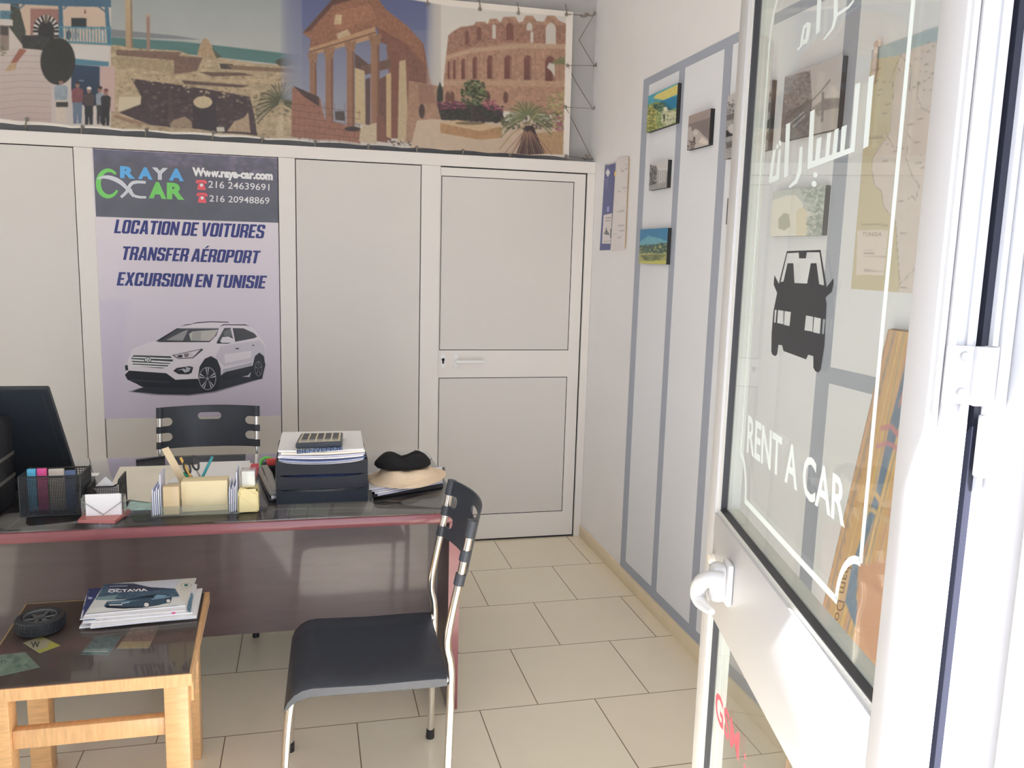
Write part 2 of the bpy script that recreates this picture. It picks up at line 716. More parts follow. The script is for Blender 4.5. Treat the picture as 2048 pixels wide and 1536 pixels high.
px0, pz1 = dz(883, 351)
px1 = dz(1149, 364)[0]
zr1, zr2, zr3 = 1.108, 0.955, 0.155
bm = BM()
box(bm, -0.866, px0, YD, YD + .03, 0.01, 2.092)
box(bm, px1, -0.052, YD, YD + .03, 0.01, 2.092)
box(bm, px0, px1, YD, YD + .03, pz1, 2.092)
box(bm, px0, px1, YD, YD + .03, zr2, zr1)
box(bm, px0, px1, YD, YD + .03, 0.01, zr3)
obj('frame', bm, M_alu, dr, smooth=False)
g = 0.0042
obj('panel', box(BM(), px0 + g, px1 - g, YD + .001, YD + .02, zr1 + g, pz1 - g), M_pan, dr, smooth=False)
obj('panel', box(BM(), px0 + g, px1 - g, YD + .001, YD + .02, zr3 + g, zr2 - g), M_pan, dr, smooth=False)
M_whp = mat('white_plastic', o(215, 207, 198, 0.62), 0.3)
hx, hz = dz(912, 722)
bm = BM()
box(bm, hx - .016, hx + .014, YD - .008, YD, hz - .04, hz + .04, 0.004)
tube(bm, [(hx, YD - .005, hz), (hx, YD - .045, hz), (hx + .012, YD - .05, hz), (hx + .15, YD - .05, hz)], 0.010, 10)
obj('handle', bm, M_whp, dr)
kx, kz = dz(886, 722)
bm = BM()
box(bm, kx - .014, kx + .012, YD - .004, YD, kz - .04, kz + .04, 0.003)
kp = obj('keyhole_plate', bm, M_whp, dr)
bm = BM()
tube(bm, [(kx, YD - .0045, kz + .008), (kx, YD - .0060, kz + .008)], 0.009, 12)
box(bm, kx - .005, kx + .005, YD - .006, YD - .0045, kz - .014, kz + .006)
obj('keyhole', bm, M_gask, kp)

# front of the shop
M_front = mat('front_plaster', (0.72, 0.70, 0.68), 0.8)
OX0, OX1 = -1.98, -0.86
wf = struct(obj('wall_front', box(box(box(box(BM(), OX1 + .04, -.74, YF - .16, YF, 0, ZC), -.06, 0.0, YF - .16, YF, 0, ZC), -.74, -.06, YF - .16, YF, 1.35, ZC), -.74, -.06, YF - .16, YF, 0, .08), M_front, smooth=False))
bm = BM()
box(bm, XL, OX0 - .04, YF - .16, YF, 0, 0.5)
box(bm, XL, XL + .15, YF - .16, YF, 0.5, 2.3)
box(bm, -3.2, OX0 - .04, YF - .16, YF, 0.5, 2.3)
box(bm, XL, OX1 + .04, YF - .16, YF, 2.3, ZC)
obj('wall_section', bm, M_front, wf, smooth=False)
bm = BM()
for x0, x1, z0, z1 in ((XL + .15, -3.2, 0.5, 0.55), (XL + .15, -3.2, 2.25, 2.3), (XL + .15, XL + .2, .55, 2.25), (-3.25, -3.2, .55, 2.25)):
    box(bm, x0, x1, YF - .1, YF - .04, z0, z1)
wn = struct(obj('added_window_1', bm, M_ext, smooth=False))  # unseen window, added to let more sky light into the room
obj('pane', box(BM(), XL + .2, -3.25, YF - .073, YF - .067, .55, 2.25), glass_mat('added_window_glass'), wn, smooth=False)
bm = BM()
for x0, x1, z0, z1 in ((-.74, -.06, .08, .13), (-.74, -.06, 1.30, 1.35), (-.74, -.69, .13, 1.30), (-.11, -.06, .13, 1.30)):
    box(bm, x0, x1, YF - .1, YF - .04, z0, z1)
wn2 = struct(obj('added_window_2', bm, M_ext, smooth=False))  # unseen low window, added to brighten the lower right wall and floor
obj('pane', box(BM(), -.69, -.11, YF - .073, YF - .067, .13, 1.30), glass_mat('added_window_glass'), wn2, smooth=False)
# assumed unseen awning, edge placed to shade the door leaf, and the street outside
struct(obj('trim_3', box(BM(), XL, 1.5, -4.74, YF - .16, 2.46, 2.52), mat('assumed_awning_cloth', (0.6, 0.58, 0.54), 0.8), smooth=False))
struct(obj('ground', box(BM(), -14, 14, -16, -4.02, -0.16, -0.06), mat('street_paving', (0.24, 0.24, 0.245), 0.85, var=0.1), smooth=False))

# ------------------------------------------------------------------ entrance leaf
M_rub = mat('black_rubber_seal', (0.02, 0.02, 0.022), 0.5)
M_bead = mat('glazing_bead', (0.74, 0.74, 0.68), 0.35)
TH = 0.046


def lbox(bm, s0, s1, z0, z1, t0, t1, bev=0.0, mi=0):
    """box of the leaf: s from the hinge, t depth behind the outer face"""
    X = Matrix(((LD[0], -LN[0], 0, LP[0]), (LD[1], -LN[1], 0, LP[1]), (0, 0, 1, 0), (0, 0, 0, 1)))
    return box(bm, s0, s1, t0, t1, z0, z1, bev, 2, X, mi)


ZR1, ZR0, ZTOP = 1.1, 0.877, 2.26
S0, S1, G0, G1 = -0.051, 0.884, 0.008, 0.80
bm = BM()
lbox(bm, S0, G0, 0.02, ZTOP, 0, TH, 0.0015)
lbox(bm, G1 + .022, S1, 0.02, ZTOP, 0, TH, 0.0015)
lbox(bm, G0, G1 + .022, ZR0, ZR1, 0, TH, 0.001)
lbox(bm, G0, G1 + .022, 2.17, ZTOP, 0, TH, 0.001)
lbox(bm, G0, G1 + .022, 0.02, 0.16, 0, TH, 0.001)
# stepped hinge edge
lbox(bm, S0 - .006, S0, 0.02, ZTOP, 0.004, 0.010)
lbox(bm, S0 - .009, S0, 0.02, ZTOP, 0.012, 0.020)
lbox(bm, S0 - .004, S0, 0.02, ZTOP, 0.034, 0.040)
leaf = struct(obj('door_2', bm, M_ext, ang=30))
bm = BM()
for z0, z1 in ((ZR1, 2.17), (.16, ZR0)):
    lbox(bm, G1 + .010, G1 + .022, z0, z1, 0.006, 0.03)
    lbox(bm, G0, G1 + .01, z0, z0 + .010, 0.006, 0.03)
obj('glazing_bead', bm, M_bead, leaf, smooth=False)
bm = BM()
for z0, z1 in ((ZR1, 2.17), (.16, ZR0)):
    lbox(bm, G1 + .003, G1 + .010, z0, z1, 0.009, 0.03)
    lbox(bm, G0, G1 + .003, z0 + .010, z0 + .0125, 0.007, 0.03)
obj('seal_and_gap', bm, mat('dark_grey_seal', (.045, .045, .05), .5), leaf, smooth=False)
M_glass = glass_mat('door_glass', refl=0.07, film=0.015, sch=0.55)
GT = 0.0145
for z0, z1 in ((ZR1 + .004, 2.175), (.155, ZR0 + .004)):
    obj('glass_pane', lbox(BM(), G0 - .004, G1 + .008, z0, z1, GT, GT + .005), M_glass, leaf, smooth=False)
# inner bead on the far side of the glass
bm = BM()
for z0, z1 in ((ZR1, 2.17), (.16, ZR0)):
    lbox(bm, G1 - .004, G1 + .022, z0, z1, GT + .007, TH)
    lbox(bm, G0, G1, z0, z0 + .016, GT + .007, TH)
    lbox(bm, G0, G1, z1 - .016, z1, GT + .007, TH)
obj('inner_bead', bm, M_bead, leaf, smooth=False)

VL = -GT + 0.0006


def lsz(u, v):
    """pixel on the outer pane surface"""
    d = ray(u, v)
    P0 = LP - LN * GT
    q = CC + (LN @ (P0 - CC)) / (LN @ d) * d
    return float((q - LP) @ LD), float(q[2])


def lpx(u, v, lift=VL):
    s, z = lsz(u, v)
    return leafpt(s, z, lift)


M_vin = mat('mint_white_vinyl', (0.80, 0.88, 0.85), 0.5, var=0.01)
M_vbk = mat('black_vinyl', (0.03, 0.032, 0.036), 0.5, var=0.02)
M_vrd = mat('red_vinyl', (0.74, 0.14, 0.18), 0.5)
bm = text_bm(BM(), 'RENT A CAR', [lpx(1497, 829), lpx(1694, 962), lpx(1690, 1057), lpx(1494, 905)], 0.018)
obj('lettering', bm, M_vin, leaf, smooth=False, label='mint white words RENT A CAR on the glass')
bm = text_bm(BM(), 'GSM', [lpx(1431, 1373), lpx(1480, 1468), lpx(1478, 1524), lpx(1432, 1436)], 0.02)
text_bm(bm, ':', [lpx(1489, 1504), lpx(1493, 1513), lpx(1492, 1545), lpx(1488, 1533)], 0.02)
obj('lettering', bm, M_vrd, leaf, smooth=False, label='red letters GSM low on the lower pane')


def zoomA(pts):
    return [(1420 + x / 2.56, y / 2.56) for x, y in pts]


def zoomB(pts):
    return [(1480 + x / 5.12, y / 5.12) for x, y in pts]


def ring(cx, cy, rx, ry, n=16):
    return [(cx + rx * math.cos(2 * PI * i / n), cy + ry * math.sin(2 * PI * i / n)) for i in range(n)]


ar = [zoomA(q) for q in (
    [(815, 395), (842, 383), (812, 748), (786, 762)],
    [(746, 432), (771, 422), (741, 776), (620, 822), (500, 868), (515, 572), (538, 560), (525, 826),
     (540, 820), (550, 710), (573, 701), (562, 813), (592, 803), (602, 685), (622, 677), (611, 796),
     (628, 790), (640, 665), (661, 656), (650, 782), (668, 776), (676, 650), (703, 639), (690, 768), (722, 757)],
    [(460, 755), (476, 748), (470, 880), (447, 940), (410, 962), (403, 955), (438, 918), (452, 870)],
    [(391, 637), (413, 627), (400, 900), (380, 911)],
    [(305, 938), (303, 925), (312, 850), (325, 770), (337, 764), (322, 905), (340, 896), (352, 770), (364, 763), (355, 915), (340, 926)],
    ring(541, 895, 11, 14), ring(535, 942, 13, 16), ring(346, 750, 6, 12), ring(360, 733, 6, 14))]
ar += [zoomB(q) for q in (
    [(965, 0), (1005, 0), (1003, 130), (1110, 62), (1165, -5), (1175, 12), (1120, 85), (1000, 168), (965, 290), (870, 405), (848, 412), (940, 290), (962, 190)],
    [(795, 0), (836, 0), (820, 320), (780, 357)],
    [(600, 520), (585, 505), (618, 470), (632, 360), (652, 262), (690, 226), (730, 236), (705, 398), (690, 440), (640, 462), (640, 430), (668, 410), (690, 280), (668, 290), (650, 400), (640, 470)])]
bm = BM()
for q in ar:
    loops_bm(bm, [q], lambda a, b: Vector((a, b, 0)))
for v in bm.verts:
    v.co = lpx(v.co.x, v.co.y)
obj('lettering', bm, M_vin, leaf, smooth=False, label='mint white Arabic words across the upper pane')
# line frame with scooped corners
zb_, zs_ = lsz(1491, 1002)[1], lsz(1482, 908)[1]
sr = lsz(1724, 1102)[0]
sl_ = lsz(1482, 906)[0]
sb0, sb1 = lsz(1491, 1002)[0], lsz(1674, 1187)[0]
W = 0.011
zt_ = 2.06
bm = BM()


def strip(pts, w):
    """flat band of width w along s, z points"""
    P = [Vector((a, b)) for a, b in pts]
    L, R = [], []
    for i, q in enumerate(P):
        t = (P[min(i + 1, len(P) - 1)] - P[max(i - 1, 0)]).normalized()
        n = Vector((-t.y, t.x)) * w / 2
        L.append(bm.verts.new(leafpt(*(q + n), VL)))
        R.append(bm.verts.new(leafpt(*(q - n), VL)))
    for i in range(len(P) - 1):
        bm.faces.new((L[i], L[i + 1], R[i + 1], R[i]))


RS = sb1 - sr
strip([(sr, lsz(1725, 1128)[1]), (sr, 2.175)], W)
strip([(sb1 - .004, zb_), (sb0 + .004, zb_)], W)
HS = lsz(1725, 1128)[1] - zb_
strip([(sr + RS * math.cos(a), zb_ + HS * math.sin(a)) for a in np.linspace(0, PI / 2, 12)], W)
strip([(sl_ - (sl_ - sb0) * math.cos(a), zb_ + (zs_ - zb_) * math.sin(a)) for a in np.linspace(0, PI / 2, 10)], W)
strip([(sl_, zs_), (sl_, 2.03)], W * .8)
strip([(sl_ - .06 * (1 - math.cos(a)), 2.03 + .09 * math.sin(a)) for a in np.linspace(0, PI / 2, 8)], W)
obj('line_border', bm, M_vin, leaf, smooth=False)


# car seen from the front, cut from black vinyl
def zc(pts):
    return [(1440 + x / 5.485, 480 + y / 5.486) for x, y in pts]


body = zc([(737, 122), (1107, 108), (1172, 500), (1172, 520), (1248, 420), (1250, 480), (1230, 570), (1170, 620), (1162, 640),
           (1174, 700), (1166, 860), (1150, 1160), (1110, 1420), (1085, 1455), (1050, 1440), (1028, 1400), (1028, 1275), (972, 1258), (948, 1310),
           (700, 1218), (685, 1155), (645, 1150), (630, 1255), (610, 1275), (578, 1258), (566, 1225), (570, 1020), (590, 780), (630, 580),
           (592, 490), (600, 385), (650, 480), (660, 430)])
holes = [zc(q) for q in (
    [(742, 145), (868, 138), (872, 202), (945, 202), (955, 135), (1095, 135), (1150, 500), (1092, 485), (1062, 255), (1000, 255), (960, 478),
     (820, 472), (808, 255), (745, 255), (700, 455), (668, 462)],
    [(605, 768), (625, 766), (612, 908), (596, 905)], [(640, 768), (702, 778), (698, 925), (630, 910)], [(712, 780), (782, 790), (766, 945), (703, 930)],
    [(948, 828), (1025, 842), (1018, 1005), (930, 990)], [(1036, 846), (1114, 862), (1102, 1030), (1024, 1012)], [(1134, 866), (1158, 872), (1142, 1035), (1122, 1030)])]
bm = loops_bm(BM(), [body] + holes, lambda a, b: Vector((a, b, 0)))
for v in bm.verts:
    v.co = lpx(v.co.x, v.co.y)
obj('car_decal', bm, M_vbk, leaf, smooth=False, label='black car silhouette sticker seen from the front')

# lever handle on the lock side
hs, hz = 0.775, 0.99


def hp(u, v, off):
    """handle point seen at a pixel, off metres in front of the leaf face"""
    d = ray(u, v)
    P0 = LP + LN * off
    return Vector(CC + (LN @ (P0 - CC)) / (LN @ d) * d)


M_wh = mat('glossy_white_enamel', (0.78, 0.78, 0.77), 0.22)
es, ez = atleaf(1462, 1165)
bm = BM()
lbox(bm, es - .02, es + .03, ez - .045, ez + .042, -.012, 0, 0.005)
lbox(bm, es - .016, es + .026, ez - .040, ez + .038, -.042, -.010, 0.012)
hd = obj('handle', bm, M_wh, leaf)
path = smooth_path([hp(1446, 1160, .025), hp(1424, 1158, .045), hp(1405, 1163, .056), hp(1396, 1180, .058), hp(1399, 1200, .055), hp(1411, 1214, .050), hp(1424, 1224, .044)], 5)
n = len(path)
obj('lever', tube(BM(), path, [0.0165 - .003 * abs(i / n - .35) - .009 * max(0, (i / n - .6)) / .4 for i in range(n)], 16), M_wh, hd)
bm = BM()
cs, cz = atleaf(1428, 1118)
tube(bm, [leafpt(cs, cz, 0), leafpt(cs, cz, .012)], [.012, .010], 14)
lbox(bm, cs - .01, cs + .01, cz - .035, cz, -.006, 0, .003)
lc = obj('lock_cylinder', bm, mat('warm_white_enamel', o(225, 210, 195, .75), .3), leaf)
obj('keyhole', lbox(BM(), cs - .004, cs + .006, cz - .03, cz - .010, -.0075, -.006), mat('brass_dark', (.25, .13, .06), .4, 0.8), lc)


# hinge plates screwed to the hinge edge
def ep(u, v, off=0.0):
    """pixel on the hinge edge of the leaf"""
    d = ray(u, v)
    P0 = LP + LD * (S0 - .009 - off)
    q = CC + (LD @ (P0 - CC)) / (LD @ d) * d
    return float((q - LP) @ (-LN)), float(q[2])


def ebox(bm, t0, t1, z0, z1, d0, d1, bev=0.0):
    return lbox(bm, S0 - .009 - d1, S0 - .009 - d0, z0, z1, t0, t1, bev)


M_scr = mat('screw_steel', (.55, .55, .55), .35, .9)
t0, zA = ep(1893, 690)
t1, zB = ep(1968, 808)
bm = BM()
ebox(bm, t0, t0 + (t1 - t0) * .62, zB, zA, 0, .004, .0012)
ebox(bm, t0 + (t1 - t0) * .6, t1 + .004, zB - .001, zA, .002, .012, .002)
tube(bm, [leafpt(S0 - .012, zB, -t1), leafpt(S0 - .012, zA, -t1)], .007, 12)
hg = obj('hinge', bm, M_ext, leaf)
for (u, v) in ((1925, 711), (1917, 783)):
    t, z = ep(u, v)
    a = LP + LD * (S0 - .013) - LN * t
    b = a - LD * .003
    bm = tube(BM(), [(a[0], a[1], z), (b[0], b[1], z)], [.0052, .004], 14)
    sc = obj('screw', bm, M_scr, hg)
# fixed jamb and its half of the hinge
bm = BM()
YJ = -3.822
JX = [at(u, 615, 'y', YJ).x for u in (1977, 1991, 2003, 2008, 2031, 2036)]
box(bm, JX[1], JX[2], YJ - .002, -3.76, 0, 2.3, .001)
box(bm, JX[2], JX[3], YJ + .006, -3.76, 0, 2.3)
box(bm, JX[3], JX[4], YJ - .003, -3.76, 0, 2.3, .001)
box(bm, JX[5], JX[5] + .05, YJ - .02, -3.76, 0, 2.3, .0015)
box(bm, OX0 - .04, OX0, -3.90, -3.80, 0, 2.3)
box(bm, OX0, JX[1], -3.90, -3.80, 2.265, 2.3)
jb = struct(obj('trim_4', bm, M_ext, ang=30))
obj('seal_and_gap', box(box(BM(), JX[0], JX[1], YJ + .004, -3.765, 0, 2.26), JX[4], JX[5], YJ + .004, -3.765, 0, 2.3), mat('navy_gap_strip', (.018, .02, .034), .5), jb, smooth=False)  # dark colour stands in for the shaded gap beside the leaf
bm = BM()
p0, p1 = at(1972, 832, 'y', YJ - .014), at(1998, 955, 'y', YJ - .014)
box(bm, p0.x, p1.x + .006, YJ - .016, YJ - .003, p1.z, p0.z, .002)
obj('hinge', bm, M_ext, jb)

# ------------------------------------------------------------------ desk
M_dk = mat('dark_mahogany_laminate', (0.085, 0.060, 0.064), 0.33, coat=0.45, var=0.10, scale=6, stretch=(1, 6, 6))
M_edge = mat('red_brown_edging', (0.26, 0.085, 0.095), 0.3, coat=0.3, var=0.06)
M_top = mat('dark_walnut_top', (0.045, 0.034, 0.034), 0.3, var=0.05, scale=5, stretch=(1, 5, 5))
DX0, DX1, DY0, DY1, DZ = -2.95, -1.04, -1.80, -0.85, 0.752
GZ = 0.758
desk = thing('office_desk', 'dark mahogany office desk with glass sheet on top and red brown edge', 'desk', (-2.0, -1.3, 0))
obj('desktop', box(BM(), DX0, DX1, DY0 + .012, DY1, DZ - .034, DZ, .003), M_top, desk)
bm = BM()
prism(bm, [(DY0 + .012, DZ - .036), (DY0 + .003, DZ - .034), (DY0, DZ - .028), (DY0 - .001, DZ - .018), (DY0, DZ - .008), (DY0 + .003, DZ - .002), (DY0 + .012, DZ)],
      lambda a, b: Vector((DX0, a, b)), lambda a, b: Vector((DX1, a, b)))
obj('edge_band', bm, M_edge, desk)
obj('modesty_panel', box(BM(), DX0 + .06, -1.0875, -1.52, -1.50, 0.24, DZ - .034), M_dk, desk, smooth=False)
for x0, x1 in ((-1.0875, -1.05), (DX0 + .02, DX0 + .058)):
    ep_ = obj('end_panel', box(BM(), x0, x1, -1.775, DY1 + .03, 0.012, DZ - .034, .0015), M_dk, desk)
    bm = BM()
    box(bm, x0 - .0005, x1 + .0005, -1.781, -1.775, 0.012, DZ - .035)
    obj('edge_strip', bm, M_edge, ep_, smooth=False)
    for y in (-1.76, DY1 + .05):
        obj('foot', tube(BM(), [((x0 + x1) / 2, y, 0), ((x0 + x1) / 2, y, .013)], .012, 10), M_gask, ep_)
obj('glass_sheet', box(BM(), DX0 + .01, DX1 - .004, DY0 + .006, DY1 - .004, DZ + .0004, GZ, .001),
    glass_mat('desk_glass', tint=(.92, .93, .93), refl=0.09, film=0.012, sch=.95), desk)

# ------------------------------------------------------------------ visitor chairs
M_chr = mat('chrome_tube', (0.80, 0.77, 0.72), 0.14, 1.0, var=0.02)
M_blk = mat('black_seat_leather', (0.042, 0.050, 0.064), 0.38, var=0.08, scale=40, bump=0.05)
M_cap = mat('black_rubber_cap', (0.018, 0.018, 0.02), 0.45)


def post_u(z):
    if z < 0.50:
        return 0.0
    if z < 0.555:
        return 0.016 * (z - .50) / .055
    return 0.016 - 0.200 * (z - .555)


def make_chair(label, loc, rz, group):
    t = thing('visitor_chair', label, 'chair', loc, rz, group)
    hw = 0.212
    for s in (-1, 1):
        y = s * hw
        pts = smooth_path([(0.008, y, 0.02), (0.003, y, .25), (0, y, .46), (0.012, y, .535), (post_u(.60), y, .60), (post_u(.75), y, .75), (post_u(.90), y, .90)], 4)
        lg = obj('rear_leg', tube(BM(), pts, .0115, 14), M_chr, t, local=True)
        obj('foot_cap', tube(BM(), [(0.0085, y, 0), (0.0075, y, .032)], [.0145, .0135], 14), M_cap, lg, local=True)
        yf = s * (hw - .004)
        pts = smooth_path([(.472, yf, .02), (.462, yf, .22), (.449, yf, .37), (.436, yf, .412), (.40, yf, .432), (.25, yf, .434), (.06, yf, .434), (.0, s * (hw - .004), .438)], 4)
        lg = obj('front_leg', tube(BM(), pts, .0115, 14), M_chr, t, local=True)
        obj('foot_cap', tube(BM(), [(.4725, yf, 0), (.471, yf, .032)], [.0145, .0135], 14), M_cap, lg, local=True)
    obj('cross_rail', tube(BM(), [(.30, -hw + .01, .430), (.30, hw - .01, .430)], .009, 10), M_chr, t, local=True)
    # seat: one sheet rolling over the front edge
    prof = [(.012, .449), (.04, .451), (.12, .449), (.22, .447), (.32, .449), (.385, .451), (.412, .446), (.434, .434), (.452, .414), (.462, .390)]
    low = [(.452, .386), (.440, .399), (.425, .409), (.405, .416), (.38, .419), (.32, .419), (.22, .419), (.12, .419), (.04, .419), (.012, .421)]
    bm = BM()
    ys = [-hw - .014, -hw - .008, -.14, -.07, 0, .07, .14, hw + .008, hw + .014]
    rows = []
    for y in ys:
        e = .004 if abs(y) > hw + .010 else 0
        dip = -.006 * (1 - (y / hw) ** 2)
        rows.append([bm.verts.new((a, y, b - e + (dip if .06 < a < .37 else 0))) for a, b in prof] + [bm.verts.new((a, y, b + e)) for a, b in low])
    n = len(rows[0])
    for r0, r1 in zip(rows, rows[1:]):
        for k in range(n):
            bm.faces.new((r0[k], r0[(k + 1) % n], r1[(k + 1) % n], r1[k]))
    for r in (rows[0], rows[-1]):
        for t3 in tessellate_polygon([[Vector((v.co.x, v.co.z, 0)) for v in r]]):
            bm.faces.new([r[i] for i in t3])
    obj('seat', bm, M_blk, t, local=True)
    # sling back with cut-outs, wrapped round both posts
    z0, z1 = .715, .905

    def oval(cx, cz, rx, rz_, n=10, side=0):
        if side == 0:
            a = [(cx + rx - rz_ + rz_ * math.cos(q), cz + rz_ * math.sin(q)) for q in np.linspace(-PI / 2, PI / 2, n)]
            return a + [(cx - rx + rz_ - rz_ * math.cos(q), cz - rz_ * math.sin(q)) for q in np.linspace(-PI / 2, PI / 2, n)]
        a = [(cx + side * (rx - rz_ + rz_ * math.cos(q)), cz + rz_ * math.sin(q)) for q in np.linspace(-PI / 2, PI / 2, n)]
        return a
    H = []
    zc1, zc2 = .838, .770
    out = [(-hw, z1), (hw, z1)]
    d = .052
    rr = .019
    for zc_ in (zc1, zc2):
        out += [(hw, zc_ + rr)] + [(hw - d + rr - rr * math.sin(q), zc_ + rr * math.cos(q)) for q in np.linspace(0, PI, 10)] + [(hw, zc_ - rr)]
    out += [(hw, z0 + .004), (hw * .6, z0 + .002), (0, z0), (-hw * .6, z0 + .002), (-hw, z0 + .004)]
    for zc_ in (zc2, zc1):
        out += [(-hw, zc_ - rr)] + [(-hw + d - rr + rr * math.sin(q), zc_ - rr * math.cos(q)) for q in np.linspace(0, PI, 10)] + [(-hw, zc_ + rr)]
    slot = oval(0.0, .856, .052, .0165)
    bm = loops_bm(BM(), [out, slot], lambda a, b: Vector((a, b, 0)))
    for q in np.linspace(-hw, hw, 23)[1:-1]:
        bmesh.ops.bisect_plane(bm, geom=bm.verts[:] + bm.edges[:] + bm.faces[:], plane_co=(q, 0, 0), plane_no=(1, 0, 0))
    for q in (.75, .80, .86):
        bmesh.ops.bisect_plane(bm, geom=bm.verts[:] + bm.edges[:] + bm.faces[:], plane_co=(0, q, 0), plane_no=(0, 1, 0))
    bmesh.ops.remove_doubles(bm, verts=bm.verts, dist=.0002)
    r = bmesh.ops.extrude_face_region(bm, geom=bm.faces[:])
    bmesh.ops.translate(bm, verts=[g_ for g_ in r['geom'] if isinstance(g_, bmesh.types.BMVert)], vec=(0, 0, .006))
    for v in bm.verts:
        a, b, c = v.co
        w = 1 - (a / hw) ** 2
        v.co = Vector((post_u(b) - .010 - .050 * w + c + .004, a, b))
    for s in (-1, 1):
        for za, zb2 in ((zc1 + rr, z1), (zc2 + rr, zc1 - rr), (z0 + .004, zc2 - rr)):
            tube(bm, [(post_u(za), s * hw, za), (post_u(zb2), s * hw, zb2)], .0152, 14)
    obj('backrest', bm, M_blk, t, local=True, ang=35)
    return t


CG = 'black and chrome visitor chairs'
make_chair('black sling chair with chrome legs on open floor before the desk', (-1.165, -2.135, 0), PI - .03, CG)
make_chair('black sling chair tucked behind the desk before the car poster', (-2.012, -.565, 0), -PI / 2 + .03, CG)

# ------------------------------------------------------------------ low wooden table
M_wd = mat('varnished_beech', (0.74, 0.45, 0.21), 0.35, coat=0.2, var=0.12, scale=9, stretch=(2, 2, 14))
M_wdx = mat('varnished_beech_rail', (0.74, 0.45, 0.22), 0.35, coat=0.2, var=0.12, scale=9, stretch=(14, 2, 2))
M_tt = mat('brown_table_board', (0.17, 0.095, 0.09), 0.35, var=0.08, scale=6)
tb = thing('side_table', 'low beech wood table with glass over a brown top before the desk', 'table', (-2.12, -2.13, 0))
ZT = .548
bm = BM()
for x, y in ((-2.32, -2.37), (-1.90, -2.37), (-2.375, -1.88), (-1.938, -1.88)):
    obj('leg', box(BM(), x - .03, x + .03, y - .03, y + .03, 0, ZT - .03, .004), M_wd, tb)
bm = BM()
a = [(-2.375, -2.402), (-1.860, -2.402), (-1.874, -1.858), (-2.405, -1.858)]
prism(bm, a, lambda x, y: Vector((x, y, ZT - .034)), lambda x, y: Vector((x, y, ZT - .001)))
bmesh.ops.bevel(bm, geom=[e for e in bm.edges if len(e.link_faces) == 2 and e.calc_face_angle(0) > .5], offset=.006, segments=3, affect='EDGES')
obj('table_frame', bm, M_wdx, tb)
a = [(-2.370, -2.398), (-1.866, -2.398), (-1.888, -1.868), (-2.40, -1.868)]
obj('top_board', prism(BM(), a, lambda x, y: Vector((x, y, ZT - .002)), lambda x, y: Vector((x, y, ZT + .0006))), M_tt, tb, smooth=False)
obj('glass_sheet', prism(BM(), a, lambda x, y: Vector((x, y, ZT + .0016)), lambda x, y: Vector((x, y, ZT + .0066))), glass_mat('table_glass', tint=(.85, .9, .88), refl=.05, film=.008, sch=.4), tb, smooth=False)
TZ = ZT + .0067
for x0, x1, y, z0, z1 in ((-2.29, -1.93, -2.372, .375, .425), (-2.345, -1.968, -1.88, .25, .29)):
    obj('stretcher', box(BM(), x0, x1, y - .014, y + .014, z0, z1, .003), M_wdx, tb)
for xa, xb in ((-2.345, -2.372), (-1.885, -1.925)):
    bm = BM()
    slab(bm, [(xa, -2.34, .44), (xb, -1.91, .44), (xb, -1.91, .51), (xa, -2.34, .51)], (.02, 0, 0))
    obj('side_rail', bm, M_wdx, tb, smooth=False)

# ------------------------------------------------------------------ photo banner over the partition
YB = 0.03


